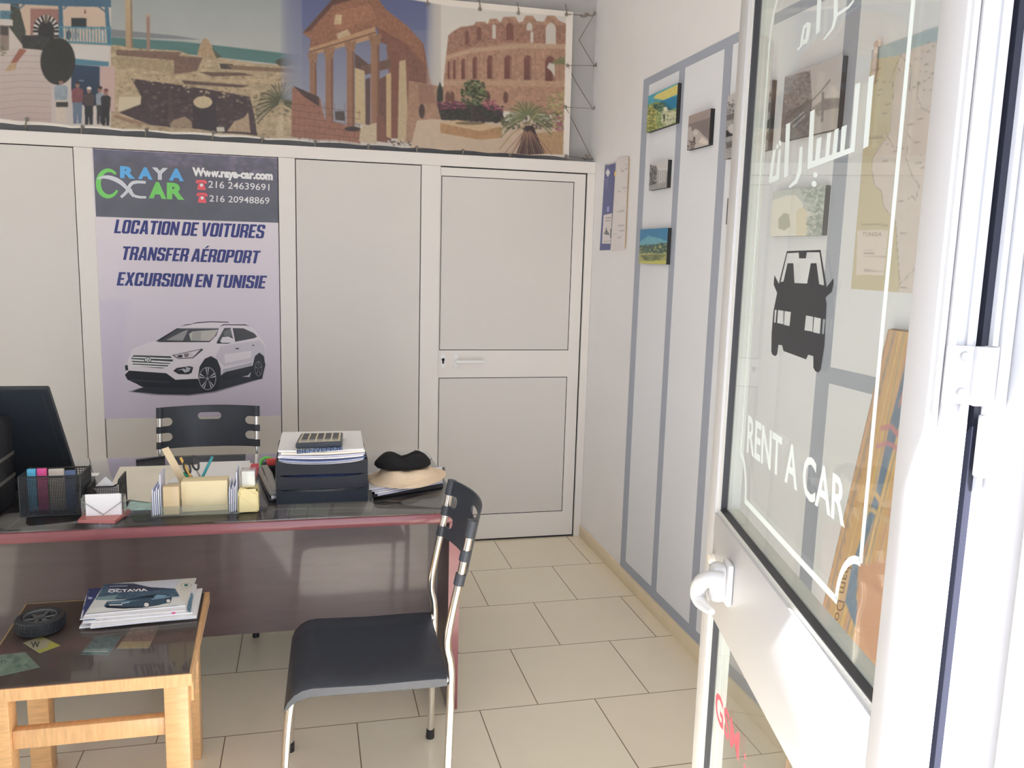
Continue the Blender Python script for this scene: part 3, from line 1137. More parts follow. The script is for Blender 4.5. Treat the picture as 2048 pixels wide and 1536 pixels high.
def paint_banner():
    c = Cv(-40, -90, 1160, 330, 1.0, (205, 196, 182), 3)
    Z = lambda l: [(x / 3.303, y / 3.303) for x, y in l]
    Y = lambda l: [(560 + x / 3.103, y / 3.103) for x, y in l]
    # -- ruins by the sea
    c.rect(210, -90, 600, 130, (136, 148, 150), c2=(178, 180, 170), tex=0.009, size=30)
    c.poly(Z([(700, 190), (900, 210), (1150, 235), (1330, 262), (1250, 262), (740, 245)]), (120, 125, 128))
    c.poly(Z([(700, 245), (1200, 275), (2000, 365), (2000, 440), (700, 300)]), (70, 116, 112), tex=0.025, size=6, sx=5)
    land = Z([(690, 290), (780, 300), (900, 320), (1180, 335), (1280, 370), (1460, 385), (1700, 420), (2000, 440), (2000, 920), (690, 880)])
    c.poly(land, (178, 152, 112), tex=0.087, size=5, sx=2)
    T = [(150, 122, 88), (205, 182, 140), (120, 96, 74), (190, 165, 125)]
    c.dabs(land, T, 900, 3, .6)
    for pts, col in (([(770, 330), (1200, 345), (1160, 400), (770, 365)], (120, 88, 72)), ([(770, 380), (1130, 405), (1160, 490), (770, 430)], (165, 140, 100)),
                     ([(1100, 365), (1340, 380), (1300, 470), (1150, 490), (1150, 400)], (118, 84, 70)), ([(1310, 475), (1600, 480), (1680, 500), (1400, 505)], (100, 76, 62)),
                     ([(1200, 530), (1650, 565), (1600, 580), (1220, 555)], (92, 70, 62)), ([(1450, 420), (1540, 425), (1530, 460), (1460, 455)], (70, 62, 60)),
                     ([(1500, 430), (1960, 455), (1950, 480), (1540, 460)], (125, 95, 70))):
        c.poly(Z(pts), col, tex=0.074, size=3)
    c.poly(Z([(870, 520), (1180, 560), (1430, 600), (1650, 640), (1680, 760), (1700, 900), (1480, 880), (1380, 860), (1000, 830), (790, 745), (930, 690), (935, 640)]),
           (66, 50, 54), tex=0.074, size=4)
    c.dabs(Z([(870, 520), (1430, 580), (1660, 640), (1640, 700), (1200, 600), (880, 545)]), T, 160, 3.0, .8)
    c.poly(Z([(790, 640), (930, 640), (930, 690), (780, 740)]), (205, 188, 150))
    c.poly(Z([(770, 760), (1000, 830), (860, 815), (740, 770)]), (150, 110, 85))
    c.dabs(Z([(950, 600), (1600, 660), (1660, 860), (1000, 800)]), [(96, 76, 72), (84, 62, 62), (120, 98, 84), (54, 42, 48)], 170, 5, .5)
    c.poly(Z([(1420, 640), (1440, 880), (1280, 850), (1270, 700)]), (48, 42, 50), a=.8)
    c.poly(Z([(1130, 580), (1150, 830), (1110, 820), (1110, 600)]), (84, 62, 60), a=.7)
    c.ell(*Z([(1340, 675)])[0], 19, 12, (200, 175, 130), tex=0.062)
    c.poly(Z([(1120, 820), (1150, 790), (1220, 770), (1265, 800), (1270, 850), (1130, 840)]), (150, 125, 95), tex=0.093)
    c.poly(Z([(1500, 870), (1550, 800), (1610, 780), (1640, 740), (1655, 880)]), (175, 145, 110), tex=0.093)
    c.poly(Z([(1430, 840), (1480, 838), (1485, 870), (1432, 870)]), (200, 192, 172))
    c.poly(Z([(1300, 370), (1320, 300), (1345, 255), (1370, 255), (1400, 300), (1430, 385)]), (172, 140, 100), tex=0.093)
    c.poly(Z([(1400, 315), (1470, 380), (1430, 385)]), (78, 84, 66))
    c.ell(*Z([(1880, 410)])[0], 18, 8, (72, 72, 58), tex=0.124)
    c.poly(Z([(826, 0), (872, 0), (878, 320), (832, 320)]), (190, 162, 115), c2=(176, 140, 100), tex=0.031)
    c.poly(Z([(862, 0), (872, 0), (878, 320), (866, 320)]), (140, 112, 80))
    c.poly(Z([(968, 110), (990, 110), (992, 335), (970, 335)]), (158, 118, 95))
    c.rect(289, 29, 301, 34, (180, 150, 120))
    # -- white village cafe
    c.rect(-40, -90, 222, 260, (205, 190, 176))
    c.rect(-40, -90, 222, 6, (58, 98, 128))
    c.poly(Z([(80, 25), (720, 25), (720, 310), (140, 300)]), (206, 176, 148), tex=0.012)
    c.poly(Z([(200, 55), (390, 60), (390, 330), (200, 330)]), (158, 104, 92), tex=0.031)
    cx, cy = 92, 60
    for i in range(19):
        a = PI + PI * i / 18 * 1.0
        c.poly([(cx + r * math.cos(a + d), cy + r * math.sin(a + d) * 1.15) for r, d in ((16, -.085), (26, -.085), (26, .085), (16, .085))],
               (30, 32, 34) if i % 2 else (215, 208, 195))
    for i in range(6):
        for s in (-1, 1):
            c.rect(cx + s * 21 - 5, cy + 5 * i, cx + s * 21 + 5, cy + 5 * i + 5, (30, 32, 34) if i % 2 == 0 else (210, 202, 190))
    c.ell(cx, cy, 16, 19, (40, 40, 42))
    c.rect(cx - 16, cy, cx + 16, 100, (40, 40, 42))
    c.ell(92, 38, 5, 9, (120, 105, 90), a=.7)
    c.poly(Z([(70, 20), (120, 20), (170, 210), (150, 300), (60, 180)]), (62, 66, 58), tex=0.124)
    c.poly(Z([(470, 118), (572, 120), (572, 185), (470, 185)]), (40, 48, 52))
    c.poly(Z([(0, -10), (730, -10), (735, 48), (400, 40), (0, 20)]), (56, 96, 126), tex=0.037)
    c.poly(Z([(385, 0), (412, 0), (420, 250), (388, 250)]), (50, 96, 124))
    c.poly(Z([(690, 20), (715, 20), (738, 300), (708, 300)]), (54, 104, 130))
    c.line(Z([(80, 30), (130, 55), (170, 20)]), 3, (60, 98, 124))
    c.line(Z([(420, 60), (450, 30)]), 3, (60, 98, 124))
    c.line(Z([(700, 80), (640, 35)]), 3, (60, 98, 124))
    c.poly(Z([(555, 90), (562, 55), (570, 90)]), (120, 60, 50))
    for x, col in ((455, (70, 62, 66)), (605, (190, 170, 160)), (675, (200, 190, 185)), (500, (150, 130, 130))):
        c.ell(x / 3.303, 57, 3, 4, (150, 100, 85))
        c.ell(x / 3.303, 70, 5, 10, col)
    for i in range(17):
        x = 390 + i * 21
        c.poly(Z([(x, 175), (x + 7, 175), (x + 10, 285), (x + 3, 283)]), (58, 128, 152))
    c.line(Z([(385, 178), (735, 188)]), 3, (64, 134, 158))
    c.line(Z([(400, 275), (742, 295)]), 4, (64, 128, 150))
    c.line(Z([(0, 80), (80, 80)]), 3, (64, 128, 150))
    c.poly(Z([(0, 70), (60, 70), (70, 125), (0, 125)]), (70, 120, 140), tex=0.124, size=2)
    c.poly(Z([(0, 125), (85, 130), (85, 170), (0, 165)]), (206, 196, 184))
    c.poly(Z([(0, 165), (60, 170), (60, 345), (0, 330)]), (140, 118, 104))
    c.poly(Z([(0, 170), (55, 172), (55, 235), (0, 230)]), (72, 66, 62))
    c.poly(Z([(140, 230), (330, 240), (330, 330), (150, 320)]), (52, 52, 52), tex=0.124, size=3)
    c.poly(Z([(400, 290), (725, 305), (715, 400), (470, 390)]), (206, 198, 188))
    st = Z([(0, 345), (120, 318), (270, 330), (290, 480), (360, 560), (360, 830), (0, 790)])
    c.poly(st, (200, 184, 172), c2=(186, 160, 148), tex=0.012)
    for i in range(11):
        y = 360 + i * 42
        c.line(Z([(0, y + 10 + i * 2), (150, y + 5), (350, y + 12)]), 1.4, (165, 142, 132), a=.8)
    c.poly(Z([(70, 415), (130, 320), (178, 330), (110, 415)]), (160, 88, 68))
    c.poly(Z([(30, 470), (70, 415), (112, 415), (100, 465)]), (188, 150, 104), tex=0.062)
    c.dabs(Z([(0, 300), (40, 300), (40, 360), (0, 370)]), [(110, 110, 80), (140, 120, 100)], 30, 3)
    c.poly(Z([(470, 385), (720, 410), (720, 440), (480, 425)]), (64, 124, 148))
    for i in range(14):
        c.rect(148 + i * 5.2, 129 + i * .5, 150.5 + i * 5.2, 133 + i * .5, (190, 190, 185))
    c.poly(Z([(470, 425), (660, 440), (660, 700), (470, 690)]), (36, 60, 92), c2=(30, 44, 62), tex=0.037)
    c.rect(158, 160, 168, 163, (130, 140, 160), a=.7)
    c.poly(Z([(660, 440), (760, 440), (760, 740), (690, 720), (660, 600)]), (196, 160, 148), tex=0.019)
    c.poly(Z([(340, 560), (480, 600), (480, 830), (340, 820)]), (196, 182, 172))
    c.ell(*Z([(382, 405)])[0], 35, 47, (44, 44, 40), tex=0.074, size=3, n=40)

    def man(x, top, hh, shirt, legs, w, hat=None):
        c.ell(x, top + 6, 4.6, 6, (150, 105, 88))
        c.poly([(x - 4, top + 4), (x - 4, top), (x, top - 2), (x + 5, top), (x + 5, top + 4)], hat or (52, 42, 40))
        c.poly([(x - w, top + 16), (x - w * .5, top + 12), (x + w * .5, top + 12), (x + w, top + 16), (x + w * .9, top + hh * .5), (x - w * .9, top + hh * .5)], shirt, tex=0.074, size=3)
        c.poly([(x - w * .8, top + hh * .48), (x + w * .8, top + hh * .48), (x + w * .7, top + hh), (x + 1, top + hh), (x, top + hh * .7), (x - 1, top + hh), (x - w * .7, top + hh)], legs, tex=0.031)
    man(122, 158, 88, (138, 152, 162), (206, 188, 166), 14)
    man(155, 164, 84, (128, 66, 70), (92, 110, 134), 12)
    man(178, 175, 76, (70, 58, 58), (38, 38, 42), 11, (225, 215, 205))
    man(200, 174, 76, (130, 140, 150), (46, 44, 48), 8)
    man(212, 179, 74, (40, 38, 42), (34, 32, 36), 10, (110, 58, 52))
    c.rect(112, 204, 136, 214, (48, 46, 48))
    c.palm(562, 205, 62, [(58, 62, 42), (92, 92, 58), (44, 46, 36), (110, 108, 72)], 34, -3.6, .4, 2.2)
    c.dabs(Z([(1650, 640), (1950, 500), (1960, 760), (1660, 760)]), [(60, 64, 44), (88, 86, 58)], 60, 4, .5)
    c.poly(Z([(1840, 760), (1875, 760), (1868, 900), (1825, 900)]), (190, 168, 130), tex=0.093)
    # -- temple against the deep blue sky
    for i in range(22):                                    # soft fade between the two skies
        x = 560 + i * 2
        c.rect(x, -90, 900, 200, (86, 92, 140), c2=(140, 144, 160), a=.14)
    c.rect(604, -90, 868, 250, (66, 76, 132), c2=(150, 152, 164), tex=0.009, size=40)
    c.rect(604, -90, 868, 60, (60, 70, 130), c2=(78, 90, 142), a=.6)
    st1, st2, st3 = (150, 92, 64), (172, 120, 84), (96, 58, 48)
    for pts, col, tx in (
        ([(660, 290), (770, 150), (890, 270), (930, 480), (960, 560), (930, 900), (780, 880), (700, 700)], (132, 80, 62), .14),
        ([(140, 205), (330, -10), (600, -20), (660, 60), (790, 160), (880, 260), (900, 400), (840, 330), (770, 290), (600, 170), (185, 300), (190, 240)], st1, .16),
        ([(140, 205), (330, -10), (560, -30), (330, 30), (190, 190)], st3, .1),
        ([(330, 80), (560, 20), (600, 110), (360, 190), (330, 150)], (166, 104, 72), .14),
        ([(345, 90), (385, 90), (380, 150), (335, 150)], (206, 172, 120), .1), ([(350, 210), (420, 180), (440, 215), (360, 245)], (190, 160, 118), .1),
        ([(180, 300), (590, 165), (600, 235), (185, 345)], (186, 138, 94), .08), ([(180, 318), (595, 195), (596, 205), (181, 328)], (120, 78, 56), .05),
        ([(600, 165), (800, 280), (820, 330), (790, 330), (620, 260)], (126, 74, 58), .12),
        ([(465, 330), (560, 405), (500, 430), (465, 420)], (92, 66, 56), .1),
        ([(500, 410), (700, 360), (690, 420), (510, 470)], (108, 76, 62), .12),
        ([(465, 420), (525, 440), (530, 780), (465, 760)], (196, 168, 118), .06),
        ([(615, 490), (680, 460), (690, 880), (610, 850)], (112, 72, 58), .08),
        ([(660, 460), (690, 450), (690, 860), (660, 850)], (196, 160, 108), .05),
        ([(690, 320), (740, 320), (740, 860), (690, 860)], (126, 72, 56), .08),
        ([(740, 380), (780, 370), (800, 890), (730, 880)], (190, 164, 118), .06),
        ([(530, 490), (560, 480), (560, 780), (530, 770)], (90, 62, 56), .06),
        ([(800, 300), (900, 420), (930, 600), (930, 880), (800, 880)], (126, 78, 62), .14),
        ([(340, 690), (400, 690), (405, 750), (345, 745)], (70, 66, 60), .2)):
        c.poly(Y(pts), col, tex=tx * .6, size=3)
    for x, y0, y1, w in ((205, 340, 610, 44), (305, 310, 760, 50), (437, 270, 790, 50), (590, 230, 800, 56)):
        c.poly(Y([(x - w * .45, y0), (x + w * .45, y0), (x + w * .5, y1), (x - w * .45, y1)]), (160, 108, 76), tex=0.031, size=4)
        for k in (-.3, -.1, .1, .3):
            c.line(Y([(x + w * k, y0 + 10), (x + w * k, y1)]), .9, (112, 72, 54), a=.7)
        c.poly(Y([(x + w * .22, y0), (x + w * .5, y0), (x + w * .52, y1), (x + w * .26, y1)]), (106, 66, 52), a=.65)
        c.poly(Y([(x - w * .75, y0 - 10), (x + w * .75, y0 - 20), (x + w * .5, y0 + 50), (x - w * .5, y0 + 50)]), (150, 104, 72), tex=0.124, size=2)
    c.poly(Y([(75, 540), (130, 560), (250, 610), (275, 740), (500, 800), (500, 890), (70, 850)]), (156, 98, 74), tex=0.050, size=4)
    for i in range(6):
        c.line(Y([(75, 640 + i * 42), (500, 700 + i * 40)]), 1, (100, 60, 50), a=.8)
        for j in range(7):
            c.line(Y([(90 + j * 62 + (i % 2) * 30, 640 + i * 42), (92 + j * 62 + (i % 2) * 30, 685 + i * 42)]), 1, (104, 62, 50), a=.7)
    c.poly(Y([(80, 530), (240, 600), (245, 660), (150, 600)]), (74, 54, 50), tex=0.124, size=2)
    c.ell(*Y([(450, 800)])[0], 16, 5, (62, 52, 48), tex=0.124)
    c.poly(Y([(500, 790), (600, 760), (600, 900), (490, 880)]), (196, 172, 134), tex=0.062)
    c.poly(Y([(600, 720), (640, 720), (670, 890), (600, 880)]), (126, 76, 60), tex=0.062)
    c.dabs(Y([(680, 870), (900, 850), (900, 905), (680, 905)]), [(215, 200, 170), (120, 84, 66), (80, 58, 52)], 120, 3)
    # -- amphitheatre and garden
    for i in range(16):
        c.rect(852 + i * 2, -90, 1160, 250, (200, 190, 174), a=.16)
    c.rect(882, -90, 1160, 250, (212, 206, 194), c2=(216, 206, 188), tex=0.006, size=30)
    c.poly(Y([(800, 500), (1020, 540), (1030, 900), (780, 880)]), (166, 122, 92), tex=0.062, size=4)
    c.poly(Y([(860, 520), (950, 530), (950, 560), (970, 640), (860, 640)]), (150, 104, 80), tex=0.050)
    c.ell(*Y([(880, 690)])[0], 6, 15, (78, 56, 50))
    c.poly(Y([(1030, 350), (1045, 220), (1080, 190), (1125, 165), (1200, 160), (1215, 135), (1272, 135), (1288, 152), (1302, 116), (1345, 116), (1366, 142), (1386, 106), (1460, 104), (1482, 142), (1508, 132), (1522, 98), (1568, 98), (1592, 132), (1638, 136), (1655, 98), (1702, 98), (1732, 130), (1780, 150), (1780, 720), (1020, 660), (1015, 500)]), (176, 126, 96), tex=0.081, size=4)
    c.poly(Y([(1045, 220), (1080, 190), (1125, 170), (1230, 150), (1370, 145), (1780, 160), (1780, 270), (1400, 265), (1200, 290), (1035, 340)]), (160, 108, 84), tex=0.124, size=3)
    c.poly(Y([(1035, 345), (1200, 300), (1500, 270), (1780, 275), (1780, 305), (1500, 300), (1200, 325), (1030, 370)]), (190, 148, 112), tex=0.050)
    c.poly(Y([(1020, 500), (1780, 500), (1780, 540), (1020, 530)]), (186, 142, 106), tex=0.062)
    for x in (1370, 1460, 1580, 1200, 1290):
        pass
    for x, y0, y1, w, col in ((1328, 150, 240, 11, 0), (1425, 140, 250, 22, 1), (1548, 140, 190, 18, 0), (1562, 195, 265, 9, 0), (1680, 140, 275, 32, 0), (1235, 165, 250, 14, 1), (1160, 190, 280, 12, 1)):
        cc = (204, 194, 178) if col == 0 else (124, 72, 58)
        c.poly(Y([(x - w, y1), (x - w, y0 + w), (x - w * .6, y0 + w * .35), (x, y0), (x + w * .6, y0 + w * .35), (x + w, y0 + w), (x + w, y1)]), cc)
    for x, w, y0, y1 in ((1048, 8, 380, 490), (1083, 10, 370, 490), (1138, 13, 362, 492), (1210, 15, 350, 490), (1303, 19, 342, 488), (1415, 23, 340, 490), (1537, 25, 340, 497), (1675, 31, 345, 505)):
        c.poly(Y([(x - w, y1), (x - w, y0 + w), (x - w * .6, y0 + w * .35), (x, y0), (x + w * .6, y0 + w * .35), (x + w, y0 + w), (x + w, y1)]), (126, 72, 62), c2=(108, 56, 46), tex=0.050, size=3)
        c.poly(Y([(x + w * .5, y1), (x + w * .5, y0 + w), (x + w, y0 + w), (x + w, y1)]), (160, 112, 88), a=.8)
        c.line(Y([(x + w * 1.9, y0 - 20), (x + w * 1.9, y1)]), 1.3, (150, 104, 80), a=.8)
    c.poly(Y([(1655, 420), (1670, 390), (1705, 395), (1705, 480), (1680, 440)]), (204, 194, 176))
    for x in (1040, 1068, 1290, 1400):
        c.ell(*Y([(x, 605)])[0], 5, 12, (110, 66, 54))
    c.poly(Y([(930, 740), (1780, 760), (1780, 990), (800, 960), (850, 750)]), (200, 172, 140), tex=0.019, size=8)
    c.poly(Y([(975, 650), (1180, 650), (1380, 680), (1390, 760), (1000, 745)]), (50, 46, 46), tex=.2, size=3)
    c.dabs(Y([(975, 630), (1180, 630), (1380, 660), (1390, 760), (1000, 745)]), [(36, 40, 34), (52, 60, 44), (70, 40, 54)], 420, 3.4, .9)
    c.dabs(Y([(965, 630), (1180, 625), (1160, 670), (980, 680)]), [(140, 50, 82), (160, 70, 100), (110, 40, 70)], 130, 2.6)
    c.dabs(Y([(1240, 620), (1330, 620), (1400, 690), (1280, 680)]), [(160, 60, 92), (176, 90, 116), (120, 44, 70)], 130, 2.6)
    c.poly(Y([(975, 560), (992, 505), (1010, 560), (1010, 630), (972, 630)]), (44, 50, 42), tex=0.124)
    c.dabs(Y([(1120, 540), (1180, 490), (1260, 510), (1290, 600), (1230, 655), (1130, 640)]), [(48, 64, 36), (84, 104, 58), (40, 52, 32), (110, 126, 76)], 420, 3, .85)
    c.line(Y([(1190, 640), (1190, 765)]), 2, (70, 60, 48))
    c.poly(Y([(992, 765), (1100, 745), (1375, 790), (1378, 855), (1240, 868), (995, 825)]), (178, 128, 78), tex=0.050, size=4)
    c.poly(Y([(992, 765), (1100, 745), (1375, 785), (1240, 815)]), (206, 168, 120), tex=0.031)
    c.ell(*Y([(1180, 765)])[0], 30, 3.4, (120, 100, 66))
    c.dabs(Y([(1370, 720), (1780, 690), (1780, 800), (1380, 800)]), [(60, 64, 44), (96, 92, 58), (80, 44, 60)], 300, 3)
    c.dabs(Y([(1680, 720), (1770, 700), (1770, 830), (1690, 800)]), [(150, 50, 84), (176, 84, 110), (110, 40, 66)], 160, 2.6)
    c.poly(Y([(1570, 830), (1770, 810), (1770, 960), (1600, 960)]), (182, 140, 92), tex=0.062)
    c.dabs(Y([(1640, 590), (1780, 560), (1780, 800), (1690, 790)]), [(176, 160, 92), (130, 126, 66), (198, 178, 110)], 260, 3)
    c.palm(1055, 235, 56, [(104, 112, 60), (70, 82, 46), (150, 148, 92), (88, 98, 54)], 44, -3.5, .35, 1.8)
    c.palm(1130, 130, 30, [(120, 124, 70), (96, 104, 60)], 12, -2.8, -1.5, 2)
    c.poly(Y([(1520, 780), (1570, 780), (1640, 960), (1470, 960)]), (52, 40, 40), tex=0.155, size=3)
    c.palm(1055, 258, 60, [(150, 96, 76), (110, 66, 56), (170, 130, 96)], 16, .6, 2.5, 1.8)
    c.line(Y([(1535, 770), (1440, 830), (1360, 930)]), 3, (176, 140, 96))
    c.line(Y([(1535, 770), (1600, 700)]), 3, (160, 140, 90))
    # -- cream hems
    hem = (236, 226, 210)
    c.poly([(-40, 234), (0, 239), (165, 253), (300, 262), (430, 268), (560, 279), (737, 294), (926, 306), (1020, 311), (1127, 312), (1160, 330), (-40, 330)], hem)
    c.poly([(1132, 26), (1160, 20), (1160, 330), (1126, 330)], hem)
    c.poly([(780, -8), (900, 12), (1000, 22), (1133, 33), (1160, 36), (1160, -90), (780, -90)], hem)
    g_ = c.a.mean(2, keepdims=True)
    c.a = 20 + .87 * (c.a * .80 + g_ * .20)  # lifted blacks and muted colours put haze into the print
    c.blur(1)
    return c


A0, A1 = at(1146, 24, 'y', YB), at(1138, 316, 'y', YB)
bx1, bz0, bz1 = (A0.x + A1.x) / 2, A1.z, A0.z
bx0 = -3.35
ban = thing('photo_banner', 'wide laced banner with four photographs of ruins and a white village', 'banner', ((bx0 + bx1) / 2, YB, bz0))


def bwave(s, t):
    w = np.zeros(s.shape + (3,))
    w[..., 1] = .004 * np.sin(s * 38) * (t - .2) + .003 * np.sin(s * 11 + 2 * t)
    w[..., 2] = .006 * np.abs(np.sin(s * 44)) * np.clip((t - .93) / .07, 0, 1)
    return w


print_sheet('printed_cloth', paint_banner(), [(bx0, YB, bz1 + .004), (A0.x, YB, bz1), (A1.x, YB, bz0), (bx0, YB, bz0 + .012)], 1000, 250, ban, k=.90, wave=bwave,
            m=print_mat('banner_cloth', .4))
M_gr = mat('grommet_metal', (.35, .33, .30), .35, .8)
M_cord = mat('grey_cord', o(105, 98, 90, .5), .8)
GP = [(54, 238), (165, 253), (293, 259), (427, 265), (525, 276), (631, 282), (737, 291), (834, 295), (926, 301), (1020, 310), (1132, 312),
      (855, 7), (960, 18), (1037, 26), (1133, 29), (1135, 131), (1131, 214)]
for u, v in GP:
    q = at(u, v, 'y', YB - .006)
    bm = BM()
    lathe(bm, [(.0045, 0), (.0055, .0025), (.0085, .0025), (.010, 0), (.0045, 0)], (0, 0, 0), 16)
    bmesh.ops.transform(bm, matrix=Matrix.Translation(q) @ Matrix.Rotation(PI / 2, 4, 'X'), verts=bm.verts)
    obj('grommet', bm, M_gr, ban)
# the cord that laces it to hooks on the rear wall
bm = BM()


def wl(u, v, y=.07):
    return at(u, v, 'y', y)


def lace(p):
    return at(*p, 'y', YB - .008 if p[0] < 1140 else .06)


tube(bm, [lace(p) for p in ((1133, 29), (1187, 31), (1158, 80), (1188, 131), (1135, 131), (1153, 166), (1185, 217), (1131, 214), (1156, 262), (1184, 318), (1132, 312))], .0028, 8)
obj('lacing_cord', bm, M_cord, ban)
for pts in ([(1160, 31, .055), (1168, 34, .05), (1178, 29, .055), (1170, 27, .05), (1183, 32, .055)], [(1164, 315, .055), (1172, 319, .05), (1178, 312, .055), (1170, 310, .05), (1182, 320, .055)]):
    obj('knot', tube(BM(), smooth_path([wl(*q) for q in pts], 4), .004, 8), M_cord, ban)
for u, v in GP[:10]:
    q = at(u, v, 'y', YB - .009)
    obj('tie_loop', tube(BM(), smooth_path([q, q + Vector((-.002, -.010, -.014)), q + Vector((-.006, -.006, -.034)), q + Vector((-.007, .02, -.05))], 4), .0035, 8), M_cord, ban)
for u, v in GP[11:15]:
    q = at(u, v, 'y', YB - .009)
    obj('tie_loop', tube(BM(), [q, q + Vector((0, -.004, .012)), q + Vector((.0, .03, .06))], .003, 8), M_cord, ban)
for i, (u, v) in enumerate(((1188, 29), (1190, 131), (1187, 217), (1186, 318))):
    q = at(u, v, 'y', .075)
    bm = BM()
    tube(bm, [(q.x, .1, q.z), (q.x, .055, q.z)], .004, 8)
    tube(bm, [(q.x + .008 * math.cos(t), .055, q.z + .008 * math.sin(t)) for t in np.linspace(0, 5.5, 12)], .0026, 8)
    tag(obj('wall_hook', bm, M_gr), ['topmost small metal wall hook right of the photo banner', 'second metal wall hook from the top beside the banner',
                                     'third metal wall hook from the top beside the banner', 'lowest metal wall hook beside the banner above the white door'][i], 'hook', 'hooks beside the banner')

# ------------------------------------------------------------------ rental poster on the partition
YP = 0.0018
KP = .61


def PP(u, v, lift=0.0):
    q = at(u, v, 'y', YP)
    q.y -= lift
    return q


def z4(l):
    return [(160 + x / 4.517, 280 + y / 4.518) for x, y in l]


def z5(l):
    return [(220 + x / 5.689, 610 + y / 5.687) for x, y in l]


x0p, x1p = PP(184, 300).x, PP(555, 330).x
ztp, zbp = PP(300, 303).z, PP(400, 834).z
pos = thing('rental_poster', 'tall car rental poster with dark header and white car on the partition', 'poster', ((x0p + x1p) / 2, YP, zbp))
c = Cv(170, 280, 580, 850, .4, (186, 178, 184), 5)
c.rect(170, 420, 580, 850, (190, 182, 184), c2=(170, 163, 176))
c.poly([(170, 600), (260, 600), (230, 850), (170, 850)], (160, 155, 178), a=.3)
c.blur(6)
ps = print_sheet('paper', c, [(x0p, YP, ztp), (x1p, YP, ztp), (x1p, YP, zbp), (x0p, YP, zbp)], 40, 60, pos, k=KP, m=print_mat('poster_paper', .35))
c = Cv(170, 280, 580, 460, 1, (84, 84, 94), 8)
c.rect(170, 280, 580, 340, (92, 94, 112), c2=(84, 82, 90), tex=.05, size=20)
c.dabs([(310, 300), (560, 310), (560, 350), (330, 330)], [(120, 110, 130), (104, 98, 114), (88, 88, 100)], 260, 7, .35)
c.rect(170, 400, 580, 460, (80, 82, 90), tex=.03, size=20)
c.blur(3)
h = z4([(106, 66), (1782, 156), (1790, 752), (140, 688)])
hz0 = (PP(*h[2]).z + PP(*h[3]).z) / 2
hd_ = print_sheet('header', c, [(x0p + .004, YP - .0006, ztp - .002), (x1p, YP - .0006, ztp - .002), (x1p, YP - .0006, hz0), (x0p + .004, YP - .0006, hz0)], 180, 60, pos, k=KP,
                  m=print_mat('poster_paper'))
hd_['label'] = 'dark grey header band of the poster'
M_blu = mat('navy_print', o(40, 48, 104, KP), .4, var=.02)
M_lgt = mat('pale_print', o(205, 203, 208, KP), .4, var=.01)
M_sky = mat('sky_blue_print', o(84, 150, 200, KP), .4, var=.03)
M_grn = mat('green_print', o(104, 178, 92, KP), .4, var=.04)
M_slv = mat('silver_print', o(176, 180, 186, KP), .4, var=.08)
M_red = mat('red_print', o(200, 84, 92, KP), .4, var=.03)


def ptext(s, quad, m, bold, shear=0.0, lift=.0012, nm='lettering'):
    bm = text_bm(BM(), s, [PP(u, v, lift) for u, v in z4(quad)], bold, shear)
    return obj(nm, bm, m, pos, smooth=False)


